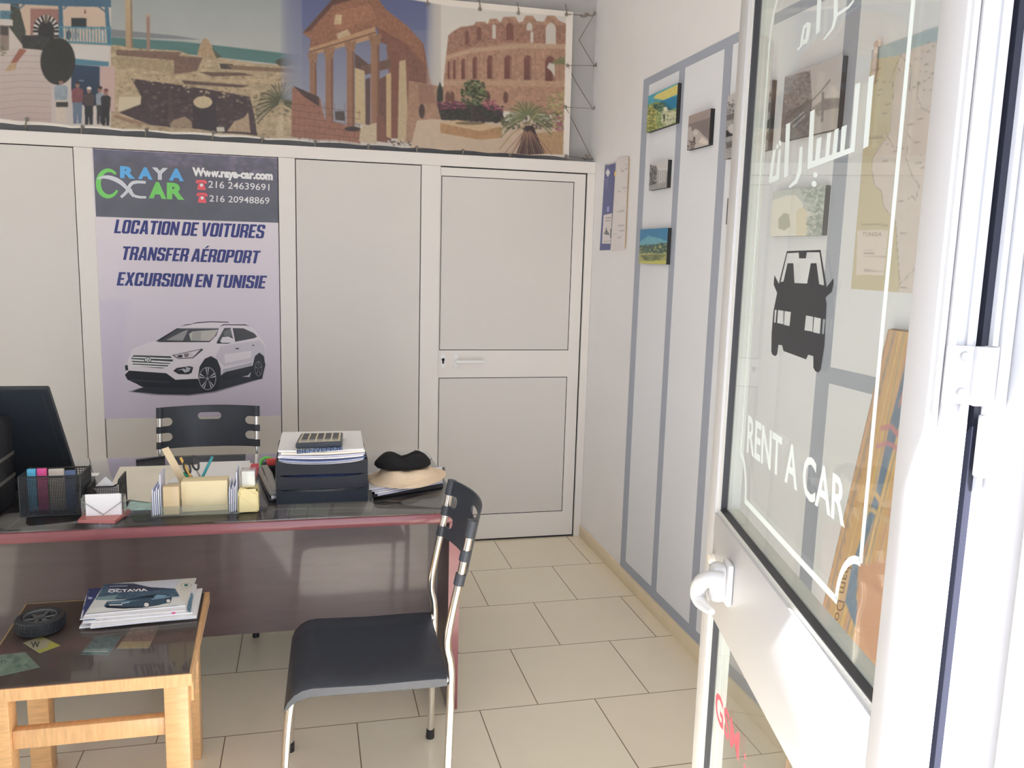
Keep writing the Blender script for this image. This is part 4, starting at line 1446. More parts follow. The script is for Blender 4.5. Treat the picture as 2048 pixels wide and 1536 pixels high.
ptext('Www.raya-car.com', [(1013, 246), (1742, 284), (1742, 388), (1015, 348)], M_lgt, .06)
ptext('216 24639691', [(1160, 368), (1712, 398), (1710, 458), (1158, 432)], M_lgt, .004)
ptext('216 20948869', [(1170, 498), (1712, 520), (1710, 580), (1168, 556)], M_lgt, .004)
SW, SS, SB, SC = .50, .185, .15, .09
_n = lambda *q: [list(q)]
_O = [(SC, 0), (SW - SC, 0), (SW, SC), (SW, 1 - SC), (SW - SC, 1), (SC, 1), (0, 1 - SC), (0, SC)]
_I = [(SS, .19), (SS + .03, SB), (SW - SS - .03, SB), (SW - SS, .19), (SW - SS, .81), (SW - SS - .03, 1 - SB), (SS + .03, 1 - SB), (SS, .81)]
_B = [(SS, .55), (.29, .55), (SW - SS, .58), (SW - SS, .83), (.29, .86), (SS, .86)]
HEAVY = {
    'L': [[(0, 0), (.42, 0), (.42, SB), (SS, SB), (SS, 1), (0, 1)]], 'O': [_O, _I], 'I': [[(0, 0), (SS, 0), (SS, 1), (0, 1)]],
    'D': [[(0, 0), (SW - SC, 0), (SW, SC), (SW, 1 - SC), (SW - SC, 1), (0, 1)], [(SS, SB), (.29, SB), (SW - SS, .19), (SW - SS, .81), (.29, .85), (SS, .85)]],
    'C': [[(SC, 0), (SW - SC, 0), (SW, SC), (SW, .37), (SW - SS, .37), (SW - SS, .19), (.29, SB), (.21, SB), (SS, .19), (SS, .81), (.21, .85), (.29, .85), (SW - SS, .81), (SW - SS, .63), (SW, .63), (SW, 1 - SC), (SW - SC, 1), (SC, 1), (0, 1 - SC), (0, SC)]],
    'A': [[(0, 0), (.18, 0), (.21, .19), (.34, .19), (.37, 0), (.55, 0), (.40, 1), (.15, 1)], [(.23, .33), (.32, .33), (.275, .78)]],
    'T': [[(.15, 0), (.335, 0), (.335, .85), (.48, .85), (.48, 1), (0, 1), (0, .85), (.15, .85)]],
    'N': [[(0, 0), (.17, 0), (.17, .52), (.35, 0), (.52, 0), (.52, 1), (.35, 1), (.35, .48), (.17, 1), (0, 1)]],
    'E': [[(0, 0), (.42, 0), (.42, SB), (SS, SB), (SS, .43), (.38, .43), (.38, .57), (SS, .57), (SS, .85), (.42, .85), (.42, 1), (0, 1)]],
    'F': [[(0, 0), (SS, 0), (SS, .42), (.37, .42), (.37, .56), (SS, .56), (SS, .85), (.41, .85), (.41, 1), (0, 1)]],
    'V': [[(0, 1), (.18, 1), (.265, .3), (.35, 1), (.53, 1), (.37, 0), (.16, 0)]],
    'U': [[(0, 1), (0, SC), (SC, 0), (SW - SC, 0), (SW, SC), (SW, 1), (SW - SS, 1), (SW - SS, .19), (.29, SB), (.21, SB), (SS, .19), (SS, 1)]],
    'R': [[(0, 0), (SS, 0), (SS, .40), (.25, .40), (.31, .35), (.31, 0), (SW, 0), (SW, .38), (.44, .47), (SW, .56), (SW, 1 - SC), (SW - SC, 1), (0, 1)], _B],
    'P': [[(0, 0), (SS, 0), (SS, .40), (SW - SC, .40), (SW, .49), (SW, 1 - SC), (SW - SC, 1), (0, 1)], _B],
    'S': [[(SC, 0), (SW - SC, 0), (SW, SC), (SW, .46), (SW - SC, .55), (.22, .62), (SS, .66), (SS, .82), (.21, .86), (.29, .86), (SW - SS, .82), (SW - SS, .70), (SW, .70), (SW, 1 - SC), (SW - SC, 1), (SC, 1), (0, 1 - SC), (0, .57), (SC, .48), (.28, .42), (SW - SS, .38), (SW - SS, .18), (.29, .14), (.21, .14), (SS, .18), (SS, .32), (0, .32), (0, SC)]],
    'X': [[(0, 0), (.18, 0), (.27, .3), (.36, 0), (.54, 0), (.38, .5), (.53, 1), (.35, 1), (.27, .72), (.19, 1), (.01, 1), (.16, .5)]],
}
HEAVY['É'] = HEAVY['E'] + [[(.12, 1.05), (.24, 1.05), (.40, 1.24), (.24, 1.24)]]


def heavy(s, quad, m, slant):
    """condensed heavy italics, quad gives the cap height corners"""
    tl, tr, br, bl = [Vector(q) for q in quad]
    x, G = 0.0, []
    for ch in s:
        if ch == ' ':
            x += .17
            continue
        G.append((x, HEAVY[ch]))
        x += max(q[0] for lp in HEAVY[ch] for q in lp) + .045
    W_ = x - .045
    bm = BM()
    for x0, lps in G:
        def f(a, b):
            s_ = (a + x0) / W_ + slant * (b - .5)
            q = (bl * (1 - s_) + br * s_) * (1 - b) + (tl * (1 - s_) + tr * s_) * b
            return PP(*z4([(q.x, q.y)])[0], .0008)
        loops_bm(bm, lps, f)
    return obj('lettering', bm, m, pos, smooth=False)


heavy('LOCATION DE VOITURES', [(318, 718), (1668, 766), (1668, 890), (318, 842)], M_blu, .017)
heavy('TRANSFER AÉROPORT', [(380, 960), (1622, 1000), (1622, 1116), (380, 1083)], M_blu, .02)
heavy('EXCURSION EN TUNISIE', [(342, 1193), (1680, 1226), (1680, 1343), (342, 1315)], M_blu, .017)
for ch, q, m in (('R', [(362, 234), (499, 243), (499, 352), (362, 343)], M_sky), ('A', [(524, 243), (657, 250), (657, 360), (524, 352)], M_sky), ('Y', [(650, 247), (793, 254), (793, 364), (650, 356)], M_slv),
                 ('A', [(803, 256), (938, 262), (938, 374), (803, 366)], M_sky), ('A', [(622, 376), (780, 384), (780, 534), (622, 526)], M_grn), ('R', [(785, 384), (945, 392), (945, 542), (785, 534)], M_grn)):
    ptext(ch, q, m, .055, nm='logo_letter')


def pstrip(pts, w0, w1, m, lift, nm):
    bm = BM()
    P = [Vector(q) for q in pts]
    n = len(P)
    L, R = [], []
    for i, q in enumerate(P):
        t = (P[min(i + 1, n - 1)] - P[max(i - 1, 0)]).normalized()
        nn = Vector((-t.y, t.x)) * (w0 + (w1 - w0) * math.sin(PI * i / (n - 1))) / 2
        a, b = z4([q + nn, q - nn])
        L.append(bm.verts.new(PP(*a, lift)))
        R.append(bm.verts.new(PP(*b, lift)))
    for i in range(n - 1):
        bm.faces.new((L[i], L[i + 1], R[i + 1], R[i]))
    return obj(nm, bm, m, pos, smooth=False)


pstrip([(258 + 92 * math.cos(a), 392 + 118 * math.sin(a)) for a in np.linspace(.55, 5.5, 40)], 20, 46, M_grn, .001, 'logo_ring')
pstrip([q.to_2d() for q in smooth_path([(158, 352, 0), (215, 335, 0), (290, 345, 0), (370, 385, 0), (430, 445, 0), (480, 515, 0)], 6)], 8, 40, M_slv, .0014, 'logo_swoosh')
pstrip([q.to_2d() for q in smooth_path([(370, 518, 0), (420, 470, 0), (460, 400, 0), (510, 380, 0), (594, 383, 0)], 6)], 24, 30, M_slv, .0012, 'logo_letter')
pstrip([q.to_2d() for q in smooth_path([(455, 440, 0), (480, 495, 0), (530, 515, 0), (598, 518, 0)], 6)], 20, 24, M_slv, .0012, 'logo_letter')
for dx, dy in ((0, 0), (6, 116)):
    bm = BM()
    f = lambda a, b: PP(*z4([(a + dx, b + dy)])[0], .001)
    loops_bm(bm, [[(1046, 372), (1060, 360), (1130, 362), (1146, 376), (1146, 396), (1126, 394), (1120, 384), (1072, 382), (1066, 392), (1048, 390)]], f)
    loops_bm(bm, [[(1074, 388), (1118, 390), (1130, 420), (1138, 454), (1058, 448), (1064, 416)]], f)
    ic = obj('telephone_icon', bm, M_red, pos, smooth=False)
    obj('dial', loops_bm(BM(), [ring(1098, 408, 14, 15)], lambda a, b: PP(*z4([(a + dx, b + dy)])[0], .0014)), M_lgt, ic, smooth=False)
# the white car picture
W1, W2, W3, K1, K2 = (188, 182, 186), (170, 165, 172), (150, 148, 156), (34, 37, 42), (62, 64, 68)
car = [
    ((120, 117, 126), [(200, 985), (330, 945), (1000, 940), (1760, 830), (1560, 890), (1190, 1000), (900, 1035), (500, 1025)]),
    ((44, 46, 52), [(250, 985), (400, 925), (1300, 800), (1740, 830), (1180, 985), (900, 1022), (560, 1015)]),
    (W1, [(250, 500), (420, 430), (530, 405), (760, 260), (930, 205), (1360, 200), (1560, 225), (1640, 270), (1720, 380), (1765, 450), (1775, 640), (1760, 720), (1620, 700), (1270, 800), (1000, 850), (740, 850), (200, 800), (180, 740), (200, 640), (230, 560)]),
    (K1, [(170, 795), (215, 745), (420, 760), (640, 775), (745, 850), (1000, 838), (1010, 940), (760, 950), (360, 930), (300, 895), (200, 850)]),
    ((50, 53, 58), [(210, 840), (690, 870), (680, 885), (240, 865)]),
    (K2, [(530, 410), (790, 262), (1240, 262), (1210, 350), (1140, 415), (850, 420)]),
    ((128, 126, 126), [(640, 398), (830, 300), (890, 280), (830, 405)]), ((160, 156, 150), [(940, 300), (1230, 280), (1190, 360), (1130, 408), (920, 405), (900, 330)]),
    ((140, 138, 136), [(940, 300), (1040, 290), (1030, 408), (925, 405)]),
    (K1, [(520, 412), (760, 265), (790, 262), (575, 408)]), (K1, [(520, 412), (1130, 412), (1140, 422), (560, 422)]),
    (W3, [(800, 258), (1250, 258), (1240, 268), (790, 268)]),
    (K1, [(930, 212), (1000, 195), (1140, 186), (1340, 190), (1365, 205), (1340, 200), (1140, 195), (1000, 205), (950, 215)]),
    (K1, [(800, 245), (860, 222), (940, 214), (930, 222), (860, 232)]), (K1, [(1245, 250), (1290, 218), (1540, 220), (1600, 248), (1540, 232), (1300, 228)]),
    (K2, [(1215, 420), (1300, 262), (1380, 258), (1405, 415), (1260, 430)]), ((88, 90, 92), [(1300, 300), (1370, 265), (1390, 350), (1300, 352)]),
    ((56, 56, 60), [(1395, 262), (1520, 265), (1640, 320), (1675, 360), (1640, 378), (1425, 418)]),
    (W1, [(1372, 262), (1386, 262), (1420, 415), (1408, 417)]), (K1, [(1210, 430), (1250, 400), (1255, 430), (1380, 430), (1340, 440), (1220, 438)]),
    (W1, [(1255, 410), (1280, 365), (1350, 358), (1400, 385), (1412, 420), (1270, 428)]),
    (W2, [(1260, 470), (1700, 400), (1760, 470), (1770, 620), (1600, 640), (1300, 700), (1250, 640), (1200, 590)]),
    (W1, [(1300, 560), (1610, 520), (1600, 600), (1310, 660)]), (W3, [(1290, 730), (1620, 650), (1610, 690), (1280, 780)]),
    (K1, [(1265, 795), (1320, 760), (1620, 690), (1640, 720), (1570, 800), (1280, 860)]),
    (K1, [(1425, 492), (1470, 485), (1465, 500), (1430, 503)]), (K2, [(1615, 455), (1645, 450), (1640, 464), (1618, 466)]),
    # grille
    (K2, [(245, 600), (270, 570), (690, 582), (720, 630), (640, 712), (590, 720), (260, 690)]),
    ((200, 198, 200), [(262, 588), (700, 605), (712, 618), (250, 602)]), ((200, 198, 200), [(245, 615), (716, 645), (700, 660), (250, 632)]),
    ((200, 198, 200), [(246, 648), (690, 672), (676, 684), (252, 664)]), ((200, 198, 200), [(250, 676), (660, 700), (640, 712), (260, 692)]),
    (K2, ring(432, 625, 44, 28, 20)), ((205, 203, 204), ring(432, 625, 34, 20, 20)), (K2, [(412, 640), (420, 612), (428, 612), (424, 622), (442, 622), (448, 612), (456, 612), (446, 640), (438, 640), (441, 629), (422, 629), (420, 640)]),
    # lamps
    (K2, [(705, 570), (1050, 495), (1062, 508), (945, 605), (775, 612)]), ((176, 170, 174), [(730, 572), (1030, 506), (940, 596), (780, 604)]), (K1, [(760, 580), (800, 565), (830, 570), (820, 596), (785, 598)]),
    ((110, 100, 106), [(840, 555), (900, 548), (890, 590), (850, 592)]), (W1, [(930, 540), (1010, 515), (960, 570)]),
    (K1, [(720, 748), (760, 715), (910, 695), (948, 708), (930, 770), (890, 788), (780, 785)]), ((150, 150, 156), [(760, 745), (820, 735), (850, 770), (900, 755), (920, 715), (860, 705), (870, 740), (840, 720)]),
    (K1, [(170, 690), (200, 680), (210, 740), (180, 745)]),
    # wheels
    (K1, [(1005, 800), (1020, 700), (1080, 610), (1150, 580), (1220, 620), (1260, 720), (1262, 820), (1230, 940), (1150, 990), (1060, 975), (1010, 920)]),
    ((120, 120, 124), ring(1110, 835, 100, 132, 28)), (K1, ring(1110, 835, 90, 122, 28)),
    (K1, [(1620, 700), (1650, 580), (1700, 540), (1750, 580), (1768, 680), (1730, 840), (1640, 852), (1590, 820)]),
    ((96, 96, 100), ring(1690, 725, 44, 88, 22)), (K1, ring(1690, 725, 38, 78, 22)),
]
for k in range(5):
    a = -1.6 + k * 2 * PI / 5
    for d in (-.17, .13):
        car.append(((168, 168, 172), [(1110 + 18 * math.cos(a + d), 835 + 22 * math.sin(a + d)), (1110 + 90 * math.cos(a + d - .05), 835 + 120 * math.sin(a + d - .05)), (1110 + 90 * math.cos(a + d + .08), 835 + 120 * math.sin(a + d + .08))]))
    car.append(((104, 104, 108), [(1690, 725), (1690 + 36 * math.cos(a - .12), 725 + 76 * math.sin(a - .12)), (1690 + 36 * math.cos(a + .12), 725 + 76 * math.sin(a + .12))]))
car.append(((120, 120, 124), ring(1110, 835, 16, 20, 14)))
art('car_picture', [(c_, z5(p_)) for c_, p_ in car], lambda u, v, l: PP(u, v, .0004 + l * .5), pos, k=KP, m=print_mat('poster_paper'))

# ------------------------------------------------------------------ pictures on the right wall
M_cvs = mat('black_canvas_edge', (.02, .02, .022), .6)
KR = .72


def zR(l):
    return [(1150 + x / 3.071, 60 + y / 3.072) for x, y in l]


def canvas(label, quad, cv, d=.02, group='canvas prints on the striped wall', nx=90, k=KR):
    tl, tr, br, bl = [at(u, v, 'x', -d) for u, v in quad]
    y0, y1 = (tl.y + bl.y) / 2, (tr.y + br.y) / 2
    z1, z0 = (tl.z + tr.z) / 2, (bl.z + br.z) / 2
    t = thing('canvas_print', label, 'picture', (0, (y0 + y1) / 2, z0), 0, group)
    obj('stretcher_block', box(BM(), -d + .0004, 0, y1, y0, z0, z1), M_cvs, t, smooth=False)
    ny = max(8, int(nx * (z1 - z0) / abs(y1 - y0)))
    print_sheet('picture', cv, [(-d, y0, z1), (-d, y1, z1), (-d, y1, z0), (-d, y0, z0)], nx, ny, t, k=k, m=print_mat('satin_print', .35))
    return t


c = Cv(1285, 160, 1365, 270, 2, (60, 150, 170), 11)
c.poly(zR([(430, 400), (640, 320), (640, 420), (430, 490)]), (74, 160, 178), tex=.05, size=8)
c.poly(zR([(500, 395), (640, 330), (640, 390), (540, 430), (480, 420)]), (206, 192, 112), tex=.05)
c.poly(zR([(520, 440), (640, 400), (640, 490), (560, 500)]), (26, 118, 152))
c.poly(zR([(430, 470), (500, 440), (540, 450), (560, 490), (640, 480), (640, 590), (430, 640)]), (132, 148, 92), tex=.2, size=4)
c.dabs(zR([(440, 480), (500, 460), (500, 610), (440, 630)]), [(160, 150, 80), (84, 96, 60), (196, 186, 120)], 200, 2.5)
c.dabs(zR([(480, 460), (560, 440), (600, 490), (500, 500)]), [(40, 80, 84), (60, 96, 90)], 120, 2.5)
c.poly(zR([(530, 500), (560, 490), (620, 500), (625, 560), (560, 590), (530, 570)]), (188, 190, 160), tex=.08)
c.ell(*zR([(556, 485)])[0], 4, 4, (206, 204, 180))
c.poly(zR([(542, 520), (552, 516), (552, 560), (544, 562)]), (40, 60, 60))
c.dabs(zR([(500, 500), (620, 490), (620, 580), (500, 610)]), [(70, 90, 70), (176, 176, 130), (140, 150, 110)], 160, 1.8)
canvas('small canvas of a blue and yellow coastal village, topmost in its stripe', zR([(443, 405), (625, 332), (625, 571), (445, 628)]), c)
c = Cv(1365, 210, 1430, 310, 2, (128, 118, 116), 12)
c.poly(zR([(680, 520), (840, 470), (840, 540), (680, 590)]), (150, 138, 132))
c.poly(zR([(680, 585), (840, 535), (840, 720), (680, 740)]), (122, 112, 110), tex=.04)
c.poly(zR([(690, 740), (695, 600), (712, 590), (720, 625), (740, 605), (765, 620), (780, 640), (815, 670), (826, 700), (826, 740)]), (172, 164, 158), tex=.06)
c.ell(*zR([(740, 630)])[0], 5, 5, (190, 184, 178))
c.poly(zR([(726, 660), (738, 655), (738, 690), (730, 694)]), (70, 62, 60))
c.poly(zR([(780, 655), (820, 690), (800, 705), (760, 690)]), (200, 190, 180))
c.dabs(zR([(690, 680), (740, 680), (740, 740), (690, 740)]), [(70, 64, 62), (100, 92, 90)], 60, 2)
canvas('sepia canvas of a white domed house, alone in the second stripe', zR([(692, 528), (828, 487), (826, 706), (695, 736)]), c)
c = Cv(1290, 310, 1345, 390, 2, (186, 184, 180), 13)
c.poly(zR([(455, 880), (520, 850), (570, 870), (570, 940), (455, 960)]), (150, 148, 146), tex=.12)
c.poly(zR([(510, 850), (565, 850), (560, 940), (510, 950)]), (196, 194, 190))
for i in range(5):
    c.line(zR([(515 + i * 11, 860), (513 + i * 11, 945)]), 1.2, (110, 108, 108))
c.dabs(zR([(455, 830), (500, 830), (500, 950), (455, 960)]), [(70, 70, 70), (100, 100, 98), (60, 58, 58)], 160, 2.4)
c.poly(zR([(455, 955), (570, 930), (570, 975), (455, 990)]), (142, 140, 138), tex=.12)
canvas('smallest black and white canvas of an old street building, middle of its stripe', zR([(455, 825), (568, 798), (567, 968), (458, 985)]), c)
c = Cv(1270, 450, 1345, 535, 2, (44, 120, 150), 14)
c.poly(zR([(390, 1225), (570, 1215), (570, 1300), (390, 1320)]), (34, 112, 150), tex=.04)
c.poly(zR([(400, 1300), (450, 1265), (520, 1280), (570, 1300), (570, 1320), (395, 1330)]), (92, 152, 166), tex=.06)
c.poly(zR([(390, 1330), (570, 1310), (570, 1440), (390, 1440)]), (150, 150, 92), tex=.08)
c.dabs(zR([(395, 1325), (570, 1305), (570, 1370), (395, 1370)]), [(44, 78, 70), (70, 96, 70), (36, 60, 64)], 260, 2.6, .9)
for i in range(4):
    c.poly(zR([(405 + i * 8, 1385 + i * 10), (560 - i * 12, 1378 + i * 10), (555 - i * 10, 1386 + i * 10), (405 + i * 8, 1393 + i * 10)]), (84, 96, 56), tex=.2)
c.poly(zR([(395, 1420), (565, 1415), (565, 1440), (395, 1440)]), (176, 172, 84), tex=.06)
canvas('blue sky canvas of a garden and town, lowest in its stripe', zR([(398, 1225), (566, 1216), (565, 1438), (394, 1436)]), c)
c = Cv(1440, 150, 1550, 330, 1.5, (176, 174, 172), 15)
c.poly([(1440, 215), (1550, 180), (1550, 330), (1440, 330)], (150, 148, 146), tex=.1)
c.dabs([(1452, 205), (1550, 170), (1550, 215), (1452, 225)], [(60, 60, 62), (90, 88, 90)], 220, 2.4)
for y in (230, 262, 285):
    c.poly([(1452, y), (1545, y - 24), (1545, y - 8), (1452, y + 12)], (96, 94, 94) if y != 262 else (44, 44, 46), tex=.15)
c.ell(1464, 258, 8, 9, (180, 178, 174))
canvas('black and white canvas half hidden behind the lock edge of the glass door', [(1453, 194), (1541, 160), (1538, 300), (1451, 317)], c)
c = Cv(1440, 370, 1520, 470, 1.5, (120, 112, 110), 16)
c.poly([(1440, 400), (1520, 390), (1520, 470), (1440, 470)], (90, 84, 84), tex=.15)
canvas('narrow dark canvas edge at mid height behind the lock edge of the glass door', [(1454, 399), (1500, 388), (1498, 445), (1452, 450)], c)
zq = lambda l: [(1480 + x / 5.12, y / 5.12) for x, y in l]
KG = .66
c = Cv(1550, 100, 1700, 300, 1.2, (176, 170, 168), 17)
c.poly(zq([(440, 800), (560, 760), (720, 720), (735, 1010), (660, 1120), (400, 1300)]), (118, 112, 112), tex=.18, size=4)
c.poly(zq([(400, 1180), (660, 1060), (735, 1010), (735, 1450), (500, 1480), (390, 1500)]), (92, 90, 94), tex=.14, size=5)
c.poly(zq([(740, 1120), (1030, 1060), (1030, 1330), (760, 1420)]), (166, 160, 156), tex=.03)
c.poly(zq([(740, 1100), (870, 1010), (1020, 1000), (1020, 1100), (870, 1130), (800, 1200)]), (126, 120, 118), tex=.12)
c.poly(zq([(870, 1000), (930, 870), (1030, 950), (1030, 1000)]), (190, 184, 180))
c.line(zq([(925, 815), (830, 935), (730, 1040), (500, 1220)]), 2, (84, 80, 80))
c.line(zq([(850, 940), (840, 1250)]), 5, (110, 106, 112))
c.line(zq([(660, 1140), (520, 1260)]), 1.5, (200, 196, 192))
c.line(zq([(670, 1180), (540, 1300)]), 1.5, (200, 196, 192))
c.line(zq([(700, 1020), (420, 1270)]), 2.5, (70, 68, 68))
canvas('largest black and white canvas of moored sailing boats seen through the glass', zq([(455, 780), (1030, 582), (1020, 1300), (415, 1462)]), c, k=KG)
zA_ = lambda l: [(1420 + x / 2.56, y / 2.56) for x, y in l]
c = Cv(1530, 360, 1660, 480, 1.5, (194, 190, 182), 18)
c.poly(zA_([(310, 980), (590, 940), (590, 1080), (310, 1080)]), (170, 176, 168))
c.dabs(zA_([(460, 960), (590, 940), (590, 1100), (520, 1110)]), [(110, 124, 116), (140, 152, 142), (176, 184, 172)], 300, 4)
c.poly(zA_([(310, 1030), (390, 1000), (440, 1000), (475, 1040), (490, 1210), (310, 1210)]), (204, 200, 188))
c.poly(zA_([(350, 1120), (378, 1090), (405, 1095), (410, 1160), (380, 1180), (350, 1170)]), (150, 150, 130))
c.poly(zA_([(440, 1080), (470, 1060), (495, 1080), (500, 1210), (440, 1210)]), (196, 188, 162))
c.dabs(zA_([(500, 1100), (590, 1100), (590, 1210), (500, 1210)]), [(116, 128, 118), (160, 168, 156)], 160, 4)
canvas('pale canvas of a white arched house seen through the glass above the black car decal', zA_([(315, 985), (585, 945), (580, 1205), (312, 1211)]), c, k=KG)

# map of the country
zM = lambda l: [(1640 + x / 2.744, 60 + y / 2.743) for x, y in l]
c = Cv(1690, 20, 1960, 610, 1.2, (186, 176, 168), 19)
c.rect(1690, 20, 1960, 610, (190, 180, 172), tex=.01, size=20)
c.poly(zM([(280, 60), (660, -20), (660, 60), (560, 80), (440, 140), (280, 160)]), (152, 168, 172))
c.poly(zM([(280, 160), (380, 150), (440, 135), (420, 230), (395, 400), (385, 560), (320, 650), (290, 700), (285, 770), (300, 855), (340, 890), (350, 970), (415, 1050), (440, 1395), (430, 1450), (150, 1440)]), (180, 170, 142))
E_ = (120, 112, 104)
for l in ([(440, 140), (400, 240), (400, 400), (385, 560), (325, 650), (290, 700), (285, 770), (300, 855), (335, 880), (350, 970), (415, 1050), (438, 1395), (520, 1310)],
          [(415, 945), (480, 930), (510, 910), (525, 935), (545, 850)], [(480, 640), (470, 700), (510, 810), (545, 850)], [(400, 240), (440, 230), (420, 190)],
          [(540, 280), (530, 360), (560, 430), (600, 450)], [(470, 560), (520, 620), (580, 600)], [(440, 140), (500, 200), (490, 330), (540, 300), (620, 250)], [(360, 560), (400, 640), (460, 650)]):
    c.line(zM(l), 1.1, E_, a=.8)
for x, y, w in ((520, 160, 40), (560, 120, 50), (570, 190, 50), (515, 290, 35), (565, 330, 50), (530, 490, 50), (470, 520, 60), (345, 287, 45), (310, 215, 30), (305, 280, 40), (310, 330, 40), (310, 360, 30), (355, 410, 30), (340, 460, 35), (430, 470, 40), (360, 630, 40), (510, 690, 50), (390, 665, 50), (520, 730, 40), (440, 730, 30), (550, 755, 40), (455, 1045, 70), (440, 1115, 40), (340, 720, 30), (575, 70, 50), (600, 90, 30), (550, 230, 40), (590, 240, 40), (430, 1415, 50)):
    c.line(zM([(x, y), (x + w, y - 4)]), 1.6, (134, 124, 116), a=.75)
c.poly(zM([(205, 1100), (375, 1100), (350, 1345), (198, 1345)]), (198, 188, 178))
for y, w in ((1160, 70), (1185, 90), (1205, 50), (1225, 60), (1245, 120), (1265, 100), (1310, 90), (1322, 110)):
    c.line(zM([(240, y), (240 + w, y)]), 1.3, (140, 130, 124), a=.8)
c.line(zM([(228, 1065), (375, 1070)]), 3, (128, 120, 96), a=.6)
tl, bl = at(1746, 94, 'x', -.004), at(1700, 578, 'x', -.004)
yl = (tl.y + bl.y) / 2
yr = -3.06
mp_ = thing('wall_map', 'cream and yellow map sheet on the right wall behind the glass', 'map', (0, (yl + yr) / 2, bl.z))
ztm = (tl.z + at(1873, 60, 'x', -.004).z) / 2
zbm = (bl.z + at(1826, 586, 'x', -.004).z) / 2
obj('backing_board', box(BM(), -.0036, 0, yr, yl, zbm, ztm), mat('map_board', (.3, .29, .26), .7), mp_, smooth=False)
print_sheet('map_print', c, [(-.004, yl, ztm), (-.004, yr, ztm), (-.004, yr, zbm), (-.004, yl, zbm)], 150, 150, mp_, k=KG, m=print_mat('satin_print'))
M_txt = mat('map_lettering', o(140, 130, 124, .6), .6)
mx = lambda l: [at(u, v, 'x', -.0046) for u, v in zM(l)]
obj('lettering', text_bm(BM(), 'TUNISIA', mx([(234, 1108), (340, 1108), (338, 1132), (232, 1132)]), .004), M_txt, mp_, smooth=False)
obj('lettering', text_bm(BM(), 'ALGERIA', mx([(262, 582), (348, 574), (346, 594), (260, 602)]), 0), M_txt, mp_, smooth=False)
# beads hung at the corner of the map
bm = BM()
for i, (u, v) in enumerate([(1759, 84), (1752, 90), (1752, 97), (1751, 104), (1750, 112), (1750, 120), (1749, 128), (1749, 136), (1748, 144), (1747, 152), (1746, 160)]):
    q = at(u, v, 'x', -.014)
    lathe(bm, [(.0001, -.012), (.005, -.008), (.0065, 0), (.005, .008), (.0001, .012)], q, 10)
M_bead = mat('brown_pink_beads', o(196, 168, 160, .6), .35, var=.35, scale=40)
tag(obj('bead_string', bm, M_bead), 'short string of brown and pink beads hanging at the map corner', 'beads')

# tall painted board leaning on the wall
c = Cv(0, 0, 680, 1460, .5, (205, 150, 84), 21)
for i in range(27):
    x = i * 26
    c.poly([(x, 0), (x + 14, 0), (x + 24 - 30 * math.sin(i), 700), (x + 10, 1460), (x - 8, 1460), (x + 8 - 20 * math.sin(i), 700)], [(216, 164, 76), (206, 150, 110), (190, 140, 96), (220, 176, 92)][i % 4], tex=.03, size=8)
    c.line([(x + 3, 0), (x + 14 - 24 * math.sin(i), 400), (x + 10 - 20 * math.sin(i), 760), (x, 1460)], 5, [(120, 126, 130), (176, 120, 70)][i % 2], a=.7)
for y in range(0, 1460, 46):
    c.line([(20, y), (24, y + 22)], 5, (120, 120, 110), a=.7)
    c.line([(52, y + 20), (58, y + 38)], 5, (112, 116, 116), a=.7)
c.poly([(150, 0), (230, 0), (190, 170), (176, 470), (150, 620), (176, 700), (230, 760), (250, 800), (130, 730), (120, 640), (150, 420), (140, 230)], (96, 120, 146), tex=.05, size=10)
c.poly([(170, 0), (260, 0), (200, 140), (160, 200)], (206, 120, 104))
for y in (240, 420):
    c.line([(100, y + 20), (150, y + 6), (200, y + 26), (250, y + 8)], 14, (196, 110, 110) if y == 240 else (206, 160, 96))
    c.line([(100, y + 70), (150, y + 50), (250, y + 60)], 12, (196, 110, 120) if y == 240 else (200, 160, 100))
c.poly([(160, 620), (300, 560), (600, 640), (600, 900), (250, 900)], (206, 140, 96))
c.poly([(190, 900), (330, 820), (330, 1100), (300, 1250), (220, 1300), (190, 1100)], (212, 168, 96), tex=.04)
for i in range(4):
    c.line([(200 + i * 14, 950), (190 + i * 12, 1300)], 5, (110, 124, 128), a=.8)
for i in range(5):
    c.line([(110, 980 + i * 70), (170, 1010 + i * 60), (230, 980 + i * 66), (280, 1010 + i * 60)], 12, [(176, 110, 110), (90, 86, 96), (206, 150, 110)][i % 3], a=.85)
c.a = .62 * c.a + .38 * c.a.mean(2, keepdims=True)
c.blur(1)
tx, ty, tz = -.022, -2.58, 1.466
bd = thing('painted_board', 'tall orange board with painted stripes leaning on the wall behind the glass door', 'board', (-.15, -2.9, 0))
fx, fy = -.275, -2.60
q4 = [Vector((tx, ty, tz)), Vector((tx, ty - .50, tz)), Vector((fx, fy - .50, .002)), Vector((fx, fy, .002))]
obj('panel', slab(BM(), q4, (.017, 0, .003)), mat('board_wood', (.35, .2, .1), .6), bd, smooth=False)
nrm = Vector((-1.466, 0, .253)).normalized() * .0008
print_sheet('painting', c, [q + nrm for q in q4], 150, 380, bd, k=KG, m=print_mat('satin_print'), local_uv=[(20, 0), (660, 0), (660, 1460), (20, 1460)])

nB = (q4[1] - q4[0]).cross(q4[3] - q4[0]).normalized()


def onb(u, v):
    d = Vector(ray(u, v))
    C_ = Vector(CC)
    P0 = q4[0] + nrm * 1.6
    return C_ + d * ((P0 - C_).dot(nB) / d.dot(nB))


obj('lettering', text_bm(BM(), 'cham Done', [onb(1707, 1118), onb(1675, 1275), onb(1661, 1275), onb(1690, 1117)], 0.0, .02), mat('brown_script', o(110, 84, 60, .6), .6), bd, smooth=False)

# leaflets pinned next to the striped field
zL = lambda l: [(1190 + x / 6.678, 290 + y / 6.678) for x, y in l]


